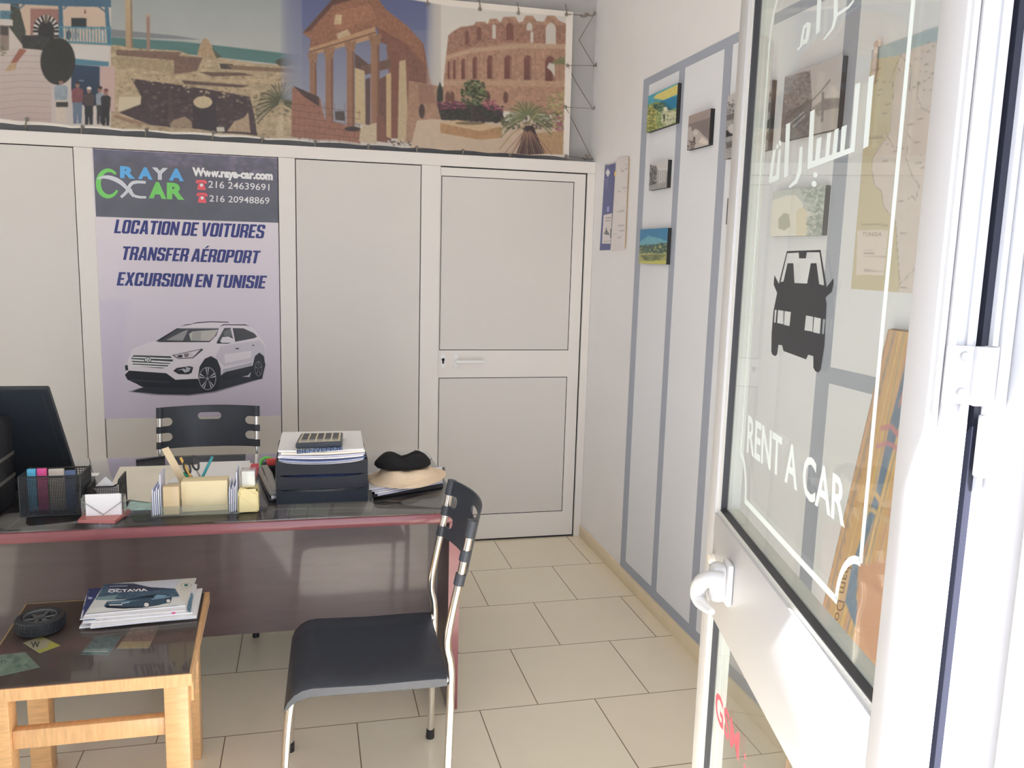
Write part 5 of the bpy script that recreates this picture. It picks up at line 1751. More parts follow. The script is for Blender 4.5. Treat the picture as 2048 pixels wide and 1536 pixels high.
def sheet(nm, label, quad, cv, d, cat, nx=40, ny=70, group=None, th=.0008):
    q = [at(u, v, 'x', -d) for u, v in zL(quad)]
    t = thing(nm, label, cat, (0, sum(a.y for a in q) / 4, min(a.z for a in q)), 0, group)
    obj('paper', slab(BM(), [a + Vector((.0003, 0, 0)) for a in q], (th, 0, 0)), mat('white_paper', (.8, .79, .77), .7), t, smooth=False)
    print_sheet('print', cv, q, nx, ny, t, k=.62, m=print_mat('satin_print'))
    return t


c = Cv(1190, 310, 1240, 510, 2, (66, 72, 118), 30)
c.poly(zL([(100, 230), (300, 200), (290, 240), (100, 275)]), (190, 184, 182))
c.poly(zL([(140, 370), (172, 315), (203, 365), (172, 430)]), (206, 202, 204))
for i in range(4):
    c.line(zL([(140, 470 + i * 32), (172, 462 + i * 32)]), 1.2, (120, 122, 150))
c.poly(zL([(160, 830), (188, 825), (186, 890), (160, 892)]), (150, 152, 190))
c.blur()
sheet('wall_leaflet', 'dark blue leaflet pinned to the wall under a white sheet', [(135, 255), (278, 210), (205, 1400), (62, 1408)], c, .003, 'leaflet', group='leaflets beside the door')
c = Cv(1190, 310, 1240, 510, 2, (190, 184, 180), 31)
for y, x0, x1 in ((975, 140, 215), (1015, 140, 205)):
    c.line(zL([(x0, y), (x1, y - 4)]), 1.6, (130, 126, 124))
c.poly(zL([(120, 1190), (140, 1140), (150, 1090), (160, 1140), (190, 1180), (185, 1205)]), (92, 92, 94), tex=.2)
c.line(zL([(212, 1120), (206, 1240)]), 2, (80, 80, 82))
c.line(zL([(110, 1290), (205, 1285)]), 2, (160, 156, 152))
sheet('wall_leaflet', 'small white leaflet with a sketch on the lower part of the blue leaflet', [(115, 935), (228, 912), (206, 1318), (93, 1316)], c, .0055, 'leaflet', group='leaflets beside the door')
c = Cv(1215, 305, 1262, 505, 2, (192, 186, 182), 32)
for y, x0, x1 in ((265, 360, 425), (320, 340, 430), (350, 350, 390), (575, 330, 420), (625, 305, 415), (840, 330, 400), (885, 285, 395), (1080, 310, 395), (1145, 320, 390), (1195, 250, 390), (1240, 300, 350), (1350, 320, 385)):
    c.line(zL([(x0, y), (x1, y - 6)]), 1.3, (150, 146, 144))
wp = sheet('wall_leaflet', 'white printed sheet hanging with a peach back page next to the blue leaflet', [(285, 188), (447, 148), (393, 1388), (210, 1402)], c, .009, 'leaflet', group='leaflets beside the door')
q = [at(u, v, 'x', -.005) for u, v in zL([(300, 190), (458, 160), (405, 1385), (230, 1400)])]
obj('back_page', slab(BM(), q, (.0006, 0, 0)), mat('peach_paper', o(222, 176, 140, .62), .7), wp, smooth=False)
q = at(*zL([(268, 385)])[0], 'x', -.011)
bm = BM()
tube(bm, [(q.x, q.y, q.z), (q.x + .0015, q.y, q.z)], .013, 16)
obj('sticker', bm, mat('yellow_sticker', o(206, 178, 104, .62), .5), wp, smooth=False)
q = at(*zL([(318, 118)])[0], 'x', 0)
bm = BM()
tube(bm, [q, q + Vector((-.012, 0, 0))], [.005, .003], 10)
tag(obj('wall_pin', bm, M_whp), 'small white pin in the wall above the printed sheets', 'pin')

# ------------------------------------------------------------------ things on the desk
KD = .60


def dk(u, v, z=GZ):
    return at(u, v, 'z', z)


M_bpl = mat('black_plastic', (.022, .024, .028), .35, var=.05)
M_bmt = mat('black_wire_mesh', (.020, .022, .025), .4, var=.03)
M_pap = mat('white_sheet', o(206, 202, 204, .6), .7, var=.02)
M_crm = mat('cream_sheet', o(204, 192, 178, .6), .7, var=.03)
M_acr = glass_mat('clear_acrylic', tint=(.93, .94, .90), refl=.09, film=.10)
M_gms = mat('grey_metal', (.42, .41, .38), .3, .7)

# monitor seen from behind
TR_, BR_ = at(95, 780, 'y', -1.40), at(153, 958, 'y', -1.20)
lft = Vector((-.53, .01, .0))
mo = thing('monitor', 'black computer monitor at the left end of the desk, seen from behind', 'monitor', (-2.70, -1.16, GZ))
nn = (BR_ - TR_).cross(lft).normalized()
if nn.y < 0:
    nn = -nn
bm = slab(BM(), [TR_, TR_ + lft, BR_ + lft, BR_], nn * .028)
bmesh.ops.bevel(bm, geom=bm.edges[:], offset=.004, segments=2, affect='EDGES')
obj('housing', bm, mat('slate_black_plastic', (.038, .046, .058), .4), mo)
bm = BM()
dn = (BR_ - TR_)
for a, b in (((.018, .03), (.024, .97)), ):
    e = lft.normalized()
    slab(bm, [TR_ + e * a[0] + dn * a[1] - nn * .0015, TR_ + e * b[0] + dn * a[1] - nn * .0015, TR_ + e * b[0] + dn * b[1] - nn * .0015, TR_ + e * a[0] + dn * b[1] - nn * .0015], nn * .003)
obj('back_ridge', bm, mat('dark_grey_plastic', (.05, .055, .06), .4), mo, smooth=False)
mid = TR_ + lft * .5 + dn * .65
obj('screen', slab(BM(), [q + nn * .0285 for q in (TR_ + lft * .97 + dn * .05, TR_ + lft * .03 + dn * .05, TR_ + lft * .03 + dn * .93, TR_ + lft * .97 + dn * .93)], nn * .0008), mat('dark_screen', (.01, .01, .012), .12), mo, smooth=False)
bm = tube(BM(), [(mid.x, mid.y - .02, GZ + .015), (mid.x, mid.y - .03, GZ + .09), (mid.x, mid.y - .012, mid.z)], [.03, .024, .028], 14)
obj('neck', bm, M_bpl, mo)
obj('base', lathe(BM(), [(.001, 0), (.12, 0), (.12, .008), (.10, .016), (.001, .018)], (mid.x, mid.y - .01, GZ), 28, sy=.8), M_bpl, mo)

# black box with silver bands at the left edge
px = at(27, 900, 'y', -1.45).x
cp = thing('computer_case', 'black computer case with silver bands at the left edge of the photo', 'computer', (px - .12, -1.58, GZ))
zt_c = at(20, 856, 'y', -1.66).z
obj('case', box(BM(), px - .24, px, -1.68, -1.45, GZ, zt_c, .006), M_bpl, cp)
for zz in (at(22, 934, 'y', -1.66).z, at(22, 980, 'y', -1.66).z):
    obj('silver_band', box(BM(), px - .242, px + .0015, -1.682, -1.448, zz - .006, zz + .006, .001), M_gms, cp)
obj('button', box(BM(), px - .03, px - .012, -1.687, -1.68, GZ + .03, GZ + .06, .002), M_gms, cp)


def wire_panel(bm, o_, ux, uz, w, h, step=.0065, r=.0011):
    ux, uz = Vector(ux), Vector(uz)
    o_ = Vector(o_)
    n = max(2, int(w / step))
    m = max(2, int(h / step))
    for i in range(n + 1):
        a = o_ + ux * (w * i / n)
        tube(bm, [a, a + uz * h], r, 4, cap=False)
    for j in range(m + 1):
        a = o_ + uz * (h * j / m)
        tube(bm, [a, a + ux * w], r, 4, cap=False)
    return bm


def rim(bm, pts, r=.003):
    for a, b in zip(pts, pts[1:]):
        tube(bm, [a, b], r, 8)
    return bm


# mesh file box
fx0, fx1, fy = dk(36, 1040).x, dk(163, 1031).x, -1.655
fzf = at(100, 953, 'y', fy).z
fyb = fy + .13
fzb = at(158, 934, 'y', fyb).z
fo = thing('mesh_file_box', 'black wire mesh file box holding coloured folders on the desk', 'file box', ((fx0 + fx1) / 2, fy, GZ))
bm = wire_panel(BM(), (fx0, fy, GZ + .003), (1, 0, 0), (0, 0, 1), fx1 - fx0, fzf - GZ - .003, .005, .0013)
obj('mesh_front', bm, M_bmt, fo)
bm = wire_panel(BM(), (fx0, fyb, GZ + .003), (1, 0, 0), (0, 0, 1), fx1 - fx0, fzb - GZ - .003, .008, .0012)
obj('mesh_back', bm, M_bmt, fo)
for x in (fx0, fx1):
    bm = wire_panel(BM(), (x, fy, GZ + .003), (0, 1, 0), (0, 0, 1), fyb - fy, fzf - GZ, .008, .0012)
    obj('mesh_side', bm, M_bmt, fo)
bm = rim(BM(), [(fx0, fyb, GZ + .003), (fx0, fyb, fzb), (fx1, fyb, fzb), (fx1, fyb, GZ + .003)])
rim(bm, [(fx0, fyb, fzf), (fx0, fy, fzf), (fx1, fy, fzf), (fx1, fyb, fzf)], .0022)
rim(bm, [(fx0, fy, fzf), (fx0, fy, GZ + .003), (fx1, fy, GZ + .003), (fx1, fy, fzf)], .0025)
box(bm, fx0, fx1, fy, fyb, GZ, GZ + .003)
obj('rim', bm, M_bmt, fo)
for (u0, u1, v, c_, lb) in ((53, 70, 939, (70, 140, 190), 'bright blue folder tab in the mesh file box'), (73, 92, 938, (226, 60, 110), 'pink folder tab in the mesh file box'),
                            (96, 127, 939, (150, 142, 132), 'grey folder tab in the mesh file box'), (129, 150, 942, (70, 84, 110), 'dark blue folder in the mesh file box beside the grey tab')):
    yq = fy + .055
    a, b = at(u0, v, 'y', yq), at(u1, v, 'y', yq)
    t = thing('file_folder', lb, 'folder', ((a.x + b.x) / 2, yq, GZ + .004), 0, 'folders in the mesh box')
    obj('spine', box(BM(), a.x, b.x, yq, yq + .012, GZ + .004, a.z, .0015), mat('folder_' + lb.split()[0] + '_card', o(*c_, k=.42), .5), t)
    zl = at(u0, v + 14, 'y', yq).z
    obj('label_strip', box(BM(), a.x + .002, b.x - .002, yq - .0006, yq, zl - .004, zl), M_bpl, t, smooth=False)

# card stand on a wooden foot
b4 = [dk(156, 1046), dk(230, 1047), dk(261, 1025), dk(178, 1024)]
cs_ = thing('card_stand', 'small wooden foot with clear card holder at the front edge of the desk', 'card stand', (sum(q.x for q in b4) / 4, sum(q.y for q in b4) / 4, GZ))
bm = prism(BM(), [(q.x, q.y) for q in b4], lambda a, b: Vector((a, b, GZ)), lambda a, b: Vector((a, b, GZ + .010)))
bmesh.ops.bevel(bm, geom=[e for e in bm.edges if len(e.link_faces) == 2 and e.calc_face_angle(0) > .5], offset=.003, segments=2, affect='EDGES')
obj('foot', bm, mat('red_brown_wood', o(140, 84, 80, .5), .4, var=.08), cs_)
cy = -1.705
a, b = at(172, 1031, 'y', cy), at(243, 1031, 'y', cy)
zc0, zc1_ = GZ + .0102, at(205, 988, 'y', cy).z
bm = box(BM(), a.x - .012, b.x + .012, cy + .016, cy + .019, zc0, zc1_ - .006)
for x in (a.x - .012, b.x + .009):
    box(bm, x, x + .004, cy - .004, cy + .016, zc0, zc1_ - .012)
obj('clear_holder', bm, M_acr, cs_, smooth=False)
bm = BM()
xm = (a.x + b.x) / 2
tube(bm, [(a.x - .008, cy - .004, zc1_ - .022), (xm, cy - .005, zc0 + .004)], .0012, 6)
tube(bm, [(b.x + .010, cy - .004, zc1_ - .022), (xm, cy - .005, zc0 + .004)], .0012, 6)
obj('cord', bm, M_gms, cs_)
for i in range(3):
    bm = box(BM(), a.x + .001 * i, b.x - .001 + .001 * i, cy + .003 * i, cy + .003 * i + .0022, zc0 + .0003, zc1_ - .002 * i)
    tag(obj('business_card', bm, M_pap, smooth=False), ('front white card in the small wooden card stand', 'middle white card in the small wooden card stand', 'rear white card in the small wooden card stand')[i], 'card', 'cards in the card stand')

# mesh memo tray with a folded sheet
mx0, mx1, my = max(fx1 + .006, at(163, 1000, 'y', -1.60).x), at(240, 1000, 'y', -1.60).x, -1.60
mz = at(200, 974, 'y', my).z
mt = thing('mesh_memo_tray', 'black wire mesh memo tray behind the wooden card stand', 'tray', ((mx0 + mx1) / 2, my, GZ))
myb = my + .10
obj('mesh_front', wire_panel(BM(), (mx0, my, GZ + .002), (1, 0, 0), (0, 0, 1), mx1 - mx0, mz - GZ - .002, .0055), M_bmt, mt)
for x in (mx0, mx1):
    obj('mesh_side', wire_panel(BM(), (x, my, GZ + .002), (0, 1, 0), (0, 0, 1), .10, mz - GZ - .002 + (.022 if x == mx1 else 0), .0055), M_bmt, mt)
bm = rim(BM(), [(mx0, myb, mz), (mx0, my, mz), (mx1 - .02, my, mz), (mx1 - .004, my, mz + .008), (mx1, my, mz + .024), (mx1, myb, mz + .024), (mx1, myb, GZ + .003), (mx0, myb, GZ + .003), (mx0, myb, mz)], .0028)
rim(bm, [(mx0, my, mz), (mx0, my, GZ + .003), (mx1, my, GZ + .003), (mx1, my, mz + .02)], .002)
box(bm, mx0, mx1, my, myb, GZ, GZ + .002)
obj('rim', bm, M_bmt, mt)
q0, q1, q2 = at(186, 977, 'y', my + .03), at(211, 953, 'y', my + .045), at(236, 975, 'y', my + .03)
bm = slab(BM(), [q0, q1, q2, Vector((xm + .01, my + .02, GZ + .01))], (0, .0006, 0))
tag(obj('folded_note', bm, M_pap, smooth=False), 'white folded note sticking out of the mesh memo tray', 'paper')

q = dk(173, 955)
bm = lathe(BM(), [(.0001, 0), (.010, 0), (.010, .003), (.0055, .006), (.005, .02), (.0085, .024), (.0085, .029), (.0001, .031)], q, 18)
tag(obj('brass_weight', bm, mat('brass', (.62, .42, .18), .3, .9)), 'little brass weight standing on the desk behind the mesh boxes', 'weight')


def flat(nm, label, cat, quad, m, z=GZ, th=.0012, group=None, lift=0.0, curl=None):
    q = [dk(u, v, z) for u, v in quad]
    bm = BM()
    slab(bm, [p_ + Vector((0, 0, th + lift)) for p_ in q], (0, 0, -th))
    return tag(obj(nm, bm, m, smooth=False), label, cat, group)


flat('writing_pad', 'black pad on the desk beside the brass weight', 'pad', [(120, 972), (196, 973), (188, 957), (165, 952)], M_bpl, th=.004)
flat('white_slip', 'white slip of paper lying at the left behind the brass weight', 'paper', [(158, 952), (165, 946), (200, 946), (196, 952)], M_pap, th=.0006)
flat('paper_sheet', 'large cream sheet spread on the desk, underneath', 'paper', [(205, 1004), (512, 993), (505, 926), (240, 934)], M_crm, th=.0007, group='large sheets on the desk')
flat('paper_sheet', 'second cream sheet laid at an angle over the large sheet', 'paper', [(300, 985), (498, 984), (500, 922), (400, 925)], M_pap, th=.0007, lift=.0009, group='large sheets on the desk')
flat('booklet', 'pale green booklet lying left of the clear desk organizer', 'booklet', [(252, 1022), (306, 1020), (304, 1000), (262, 1003)], mat('pale_green_card', o(150, 176, 170, KD), .5, var=.15, scale=30), th=.006, lift=.0008)
flat('envelope', 'cream envelope on the pale green booklet beside the organizer', 'envelope', [(254, 1000), (306, 1006), (308, 984), (268, 988)], M_crm, z=GZ + .008, th=.0012, lift=.0012)
flat('pen', 'dark pen lying on the desk behind the cream sheets', 'pen', [(272, 924), (330, 916), (330, 914), (272, 921)], M_bpl, th=.006)
flat('red_booklet', 'small red booklet lying by the stapler', 'booklet', [(496, 952), (514, 954), (518, 930), (503, 930)], mat('red_card', o(170, 60, 70, KD), .5), th=.006)

# clear desk organizer
ox0, ox1, oy0, oy1 = dk(304, 1032).x, dk(478, 1032).x, -1.715, -1.60
og = thing('desk_organizer', 'clear plastic desk organizer with pens, cards and a note block', 'organizer', ((ox0 + ox1) / 2, oy0, GZ))
oz = GZ + .0001
obj('base_plate', box(BM(), ox0, ox1, oy0, oy1, oz, oz + .004), M_acr, og, smooth=False)
obj('front_lip', box(BM(), ox0 + .03, ox1 - .03, oy0, oy0 + .003, oz + .004, oz + .034), M_acr, og, smooth=False)
for x in (ox0, ox0 + .034, ox1 - .037, ox1 - .003):
    obj('divider', box(BM(), x, x + .003, oy0, oy1, oz + .004, oz + .07), M_acr, og, smooth=False)
obj('back_wall', box(BM(), ox0 + .037, ox1 - .037, oy1 - .003, oy1, oz + .004, oz + .085), M_acr, og, smooth=False)
M_lav = mat('lavender_card', o(178, 180, 206, KD), .5, var=.03)
for side, xs in (('left', ox0 + .0045), ('right', ox1 - .0325)):
    for i in range(5):
        hgt = (.088, .080, .092, .084, .135)[i]
        x = xs + .0056 * i
        bm = box(BM(), x, x + .0030, oy0 + .004 + .003 * i, oy1 - .008, oz + .0045, oz + .0045 + hgt)
        tag(obj('index_card', bm, M_lav if i % 2 == 0 else M_pap, smooth=False),
            ('first', 'second', 'third', 'fourth', 'tallest rearmost')[i] + (' card counted from the left' if i < 4 else ' card') + ' in the %s slot of the clear organizer' % side, 'card', 'cards in the organizer slots')
M_ylw = mat('yellow_note_paper', o(200, 186, 150, .66), .7, var=.04)
nb0, nb1 = at(364, 1000, 'y', -1.675).x, at(456, 1000, 'y', -1.675).x
bm = box(BM(), nb0, nb1, -1.685, -1.625, oz + .0045, at(410, 962, 'y', -1.685).z, .001)
tag(obj('note_block', bm, M_ylw), 'pale yellow note block standing in the clear organizer', 'note block')
c0, c1 = at(322, 1000, 'y', -1.69).x, at(360, 1000, 'y', -1.69).x
c0 = max(c0, ox0 + .0375)
bm = box(BM(), c0, c1, -1.71, -1.67, oz + .0045, at(340, 972, 'y', -1.70).z, .002)
tag(obj('clip_box', bm, mat('cloudy_beige_plastic', o(176, 158, 124, KD), .3, var=.1)), 'cloudy beige plastic box in the front left of the organizer', 'box')


def stick(nm, label, cat, a, b, r, m, group=None, tip=None, ya=-1.616, yb=-1.606):
    """pen leaning in the organizer, from pixel a (top) to pixel b (bottom)"""
    A, B = at(*a, 'y', yb), at(*b, 'y', ya)
    t = thing(nm, label, cat, B, 0, group)
    D = (B - A)
    obj('barrel', tube(BM(), [A, A + D * .75], r, 10), m, t)
    obj('tip', tube(BM(), [A + D * .75, A + D * .97, B], [r * .9, r * .7, r * .2], 10), tip or m, t)
    return t


stick('marker_pen', 'green marker pen leaning in the organizer', 'pen', (366, 946), (396, 966), .0055, mat('green_pen', (.02, .30, .14), .3))
stick('pen', 'teal flat pen leaning to the right in the organizer', 'pen', (425, 913), (398, 968), .0048, mat('teal_pen', (.03, .30, .32), .3))
stick('pen', 'pink pen leaning to the left in the organizer', 'pen', (349, 940), (372, 966), .0045, mat('pink_pen', (.65, .08, .20), .3))
stick('pen', 'yellow pen behind the scissors in the organizer', 'pen', (361, 915), (388, 966), .0045, mat('yellow_pen', (.68, .42, .10), .3))
A, B = at(330, 896, 'y', -1.612), at(368, 966, 'y', -1.618)
w = Vector((.012, 0, .004))
bm = slab(BM(), [A - w * .9, A + w * .9, B + w, B - w], (0, .003, 0))
tag(obj('wooden_ruler', bm, mat('pale_wood', o(176, 160, 130, KD), .5, var=.05), smooth=False), 'short wooden ruler leaning to the left in the organizer', 'ruler')
sc_ = thing('scissors', 'black handled scissors standing point down in the organizer', 'scissors', at(405, 966, 'y', -1.62))
for k, (cx_, cy_, rx_, ry_) in enumerate(((374, 935, .012, .021), (390, 926, .013, .024))):
    ce = at(cx_, cy_, 'y', -1.612 + .004 * k)
    pts = [ce + Vector((rx_ * math.cos(t) * .8 + .35 * ry_ * -math.sin(t) * .6, 0, ry_ * math.sin(t))) for t in np.linspace(0, 2 * PI, 18)]
    obj('handle', tube(BM(), pts, .0038, 8, cap=False), M_bpl, sc_)
    e = at(398 + 8 * k, 967, 'y', -1.612 + .004 * k)
    bm = slab(BM(), [ce + Vector((-.004 + .004, 0, -ry_)), ce + Vector((.008, 0, -ry_)), e + Vector((.002, 0, 0)), e], (0, .0015, 0))
    obj('blade', bm, M_gms, sc_, smooth=False)

# yellow box with notes
yx0, yx1 = dk(474, 1026).x, dk(519, 1022).x
yb_ = thing('note_dispenser', 'rounded yellow note box with a clear lid beside the organizer', 'box', ((yx0 + yx1) / 2, -1.68, GZ))
bm = BM()
zt_y = at(495, 975, 'y', -1.71).z
prism(bm, [(yx0 + .001, GZ + .002), (yx1 - .001, GZ + .002), (yx1 - .002, zt_y - .02), (yx1 - .008, zt_y), (yx0 + .010, zt_y), (yx0 + .004, zt_y - .02)],
      lambda a, b: Vector((a, -1.715, b)), lambda a, b: Vector((a, -1.645, b)))
bmesh.ops.bevel(bm, geom=bm.edges[:], offset=.004, segments=3, affect='EDGES')
obj('yellow_body', bm, mat('yellow_plastic', o(202, 188, 136, .68), .35, var=.02), yb_)
bm = box(BM(), yx0 + .013, yx1 - .010, -1.705, -1.655, zt_y - .001, zt_y + .055, .003)
obj('clear_lid', bm, M_acr, yb_)
bm = box(BM(), yx0 + .017, yx1 - .014, -1.69, -1.67, zt_y, zt_y + .05)
obj('notes', bm, M_pap, yb_, smooth=False)

# stapler pointing at the viewer
a, b = dk(527, 955), dk(548, 1002)
st_ = thing('stapler', 'grey stapler on the desk beside the black document trays', 'stapler', (a + b) / 2)
D = (b - a)
D.z = 0
L = D.length
rzs = math.atan2(D.y, D.x)
Xs = Matrix.Translation(a) @ Matrix.Rotation(rzs, 4, 'Z')
bm = box(BM(), 0, L, -.017, .017, 0, .010, .003, 2, Xs)
obj('base', bm, M_bpl, st_)
bm = prism(BM(), [(0, .014), (L * .98, .020), (L, .024), (L, .040), (L * .9, .050), (L * .5, .060), (.02, .056), (0, .04)], lambda p_, q_: Xs @ Vector((p_, -.015, q_)), lambda p_, q_: Xs @ Vector((p_, .015, q_)))
bmesh.ops.bevel(bm, geom=bm.edges[:], offset=.004, segments=2, affect='EDGES')
obj('arm', bm, mat('grey_plastic', o(120, 118, 112, .5), .35, var=.04), st_)
obj('magazine', box(BM(), L * .3, L + .006, -.010, .010, .010, .022, .001, 1, Xs), M_gms, st_)

# tape reel in a black cutter
q = dk(536, 945)
td = thing('tape_cutter', 'black tape cutter with green reel and red blade behind the stapler', 'tape cutter', q)
obj('body', box(BM(), q.x - .028, q.x + .030, q.y - .02, q.y + .05, GZ, GZ + .035, .006), M_bpl, td)
bm = BM()
pts = [(q.x, q.y + .015 + .032 * math.cos(t), GZ + .052 + .032 * math.sin(t)) for t in np.linspace(0, 2 * PI, 24)]
rc = at(534, 921, 'y', q.y)
bm = BM()
tube(bm, [(rc.x + .024 * math.cos(t), q.y, rc.z - .012 + .024 * math.sin(t)) for t in np.linspace(-.3, PI + .3, 18)], .006, 8)
obj('reel', bm, mat('green_plastic', o(90, 170, 80, .5), .35), td)
bm = tube(BM(), [(rc.x + .006, q.y - .012, rc.z - .022), (rc.x + .006, q.y + .012, rc.z - .022)], .018, 16)
obj('tape_core', bm, M_bpl, td)
obj('blade_guard', box(BM(), q.x - .004, q.x + .034, q.y - .022, q.y - .004, GZ + .034, GZ + .060, .003), mat('red_plastic', o(170, 64, 60, .5), .35), td)

# stacked document trays
tx0, tx1, ty0, ty1 = dk(553, 1008).x, dk(737, 1008).x, -1.63, -1.29
zT = at(645, 927, 'y', ty0).z
n_t = 3
hT = (zT + .012 - GZ) / n_t
M_try = mat('dark_blue_black_tray', (.010, .014, .022), .4, var=.04, spec=.25)
for i in range(n_t):
    z0 = GZ + .0002 + i * (hT + .0002)
    t = thing('document_tray', ('lowest', 'middle', 'topmost')[i] + ' black document tray of the stack on the desk' + (' holding a thick pile of papers' if i == 2 else ''), 'tray', ((tx0 + tx1) / 2, ty0, z0), 0, 'stacked document trays')
    obj('tray_floor', box(BM(), tx0, tx1, ty0, ty1, z0, z0 + .003), M_try, t, smooth=False)
    top = z0 + hT - .0004
    sag = .016 if i == 2 else .010
    pr = [(tx0, z0 + .003), (tx1, z0 + .003), (tx1, top)] + [((tx0 + tx1) / 2 + (tx1 - tx0) / 2 * .92 * math.cos(q_), top - sag * math.sin(q_)) for q_ in np.linspace(0, PI, 16)] + [(tx0, top)]
    obj('tray_front', prism(BM(), pr, lambda a, b: Vector((a, ty0, b)), lambda a, b: Vector((a, ty0 + .004, b))), M_try, t)
    for x in (tx0, tx1 - .004):
        obj('tray_side', box(BM(), x, x + .004, ty0 + .004, ty1, z0 + .003, top), M_try, t, smooth=False)
    obj('tray_back', box(BM(), tx0 + .004, tx1 - .004, ty1 - .004, ty1, z0 + .003, top), M_try, t, smooth=False)
zb0 = GZ + .0002 + (hT + .0002)
for lv, (zz, mm, lb) in enumerate(((zb0 - hT + .0035, M_pap, 'lowest'), (zb0 + .0036, mat('blue_sheet', o(110, 130, 190, .5), .6), 'middle'))):
    for i in range(4):
        bm = box(BM(), tx0 + .014 + .002 * i, tx1 - .014 + .001 * i, ty0 + .008 + .002 * i, ty1 - .02, zz + .009 * i, zz + .009 * i + .0085, 0)
        tag(obj('paper_bundle', bm, mm if i % 2 else M_pap, smooth=False), ('bottom', 'second', 'third', 'top')[i] + ' bundle of papers inside the %s document tray' % lb, 'papers', 'papers inside the trays')
# pile bulging out of the top tray
zp = zT + .001


def bent(bm, x0, x1, y0, y1, z, th, sagf, rot, tilt=0.0, nx=12, ny=6):
    cx_, cy_ = (x0 + x1) / 2, (y0 + y1) / 2
    g0, g1 = [], []
    for j in range(ny + 1):
        for i in range(nx + 1):
            s, t = i / nx, j / ny
            x, y = x0 + (x1 - x0) * s - cx_, y0 + (y1 - y0) * t - cy_
            zz = z - sagf * (1 - (2 * s - 1) ** 2) * (1 - t) + tilt * t
            xr, yr_ = x * math.cos(rot) - y * math.sin(rot) + cx_, x * math.sin(rot) + y * math.cos(rot) + cy_
            g0.append(bm.verts.new((xr, yr_, zz + th)))
            g1.append(bm.verts.new((xr, yr_, zz)))
    W_ = nx + 1
    for j in range(ny):
        for i in range(nx):
            a = j * W_ + i
            bm.faces.new((g0[a], g0[a + 1], g0[a + W_ + 1], g0[a + W_]))
            bm.faces.new((g1[a], g1[a + W_], g1[a + W_ + 1], g1[a + 1]))
    bd_ = [i for i in range(W_)] + [j * W_ + nx for j in range(1, ny + 1)] + [ny * W_ + i for i in range(nx - 1, -1, -1)] + [j * W_ for j in range(ny - 1, 0, -1)]
    for a, b in zip(bd_, bd_[1:] + bd_[:1]):
        bm.faces.new((g0[a], g1[a], g1[b], g0[b]))
    return bm


pile_m = [M_pap, M_lav, mat('navy_sheet', o(52, 66, 104, .5), .5), M_pap, M_lav, M_crm, M_pap]
z_ = zT + .004
PT = []
ths = (.006, .003, .003, .006, .004, .008, .006)
for i, mm in enumerate(pile_m):
    sx_ = .012 - .0015 * i
    bm = bent(BM(), tx0 + .010 + .002 * (i % 3), tx1 - .010 - .002 * (i % 2), ty0 + .006 + .004 * (i % 2), ty1 - .03 + .01 * (i % 3), z_, ths[i], sx_, .02 * ((i % 3) - 1))
    tag(obj('loose_papers', bm, mm), ('lowest layer', 'second layer from below', 'thin navy layer', 'fourth layer from below', 'fifth layer from below', 'cream layer second from the top', 'top sheet')[i] + ' of the paper pile on the trays', 'papers', 'paper pile on the document trays')
    z_ += ths[i] + .0015
zt_p = z_
flat('welcome_sheet', 'sheet with a blue printed band half under the calculator', 'paper', [(592, 908), (690, 900), (688, 878), (596, 880)], M_pap, z=zt_p, th=.0006, lift=.0006)
wq = [dk(u, v, zt_p + .0012) for u, v in ((594, 900), (684, 893), (686, 900), (594, 908))]
ws = bpy.data.objects['welcome_sheet']
obj('blue_band', slab(BM(), [q + Vector((0, 0, .0004)) for q in wq], (0, 0, -.0003)), mat('pale_blue_print', o(140, 164, 214, .6), .5, var=.1), ws, smooth=False)
obj('lettering', text_bm(BM(), 'BIENVENUE', [q + Vector((0, 0, .0008)) for q in wq], .01), M_blu, ws, smooth=False)
# calculator
ca, cb, cc_, cd_ = [dk(u, v, zt_p + .006) for u, v in ((591, 896), (684, 892), (686, 873), (602, 875))]
cal = thing('calculator', 'grey pocket calculator lying on the paper pile', 'calculator', (ca + cc_) / 2)
bm = slab(BM(), [q + Vector((0, 0, .016)) for q in (ca, cb, cc_, cd_)], (0, 0, -.019))
bmesh.ops.bevel(bm, geom=bm.edges[:], offset=.003, segments=2, affect='EDGES')
obj('body', bm, mat('charcoal_plastic', (.05, .055, .065), .35), cal)
up = Vector((0, 0, .0165))


def cp_(s, t, h=0.0):
    return (ca * (1 - s) + cb * s) * (1 - t) + (cd_ * (1 - s) + cc_ * s) * t + up + Vector((0, 0, h))


obj('face_plate', slab(BM(), [cp_(.05, .08), cp_(.95, .08), cp_(.95, .95), cp_(.05, .95)], (0, 0, -.001)), mat('champagne_plate', o(190, 178, 150, .6), .3, .3), cal, smooth=False)
for i in range(5):
    for j in range(4):
        s0, t0_ = .09 + i * .172, .13 + j * .20
        bm = slab(BM(), [cp_(s0, t0_, .003), cp_(s0 + .13, t0_, .003), cp_(s0 + .13, t0_ + .13, .003), cp_(s0, t0_ + .13, .003)], (0, 0, -.003))
        obj('key', bm, mat('dark_key', (.10, .10, .11), .4) if j != 0 else mat('light_key', (.35, .34, .31), .4), cal, smooth=False)

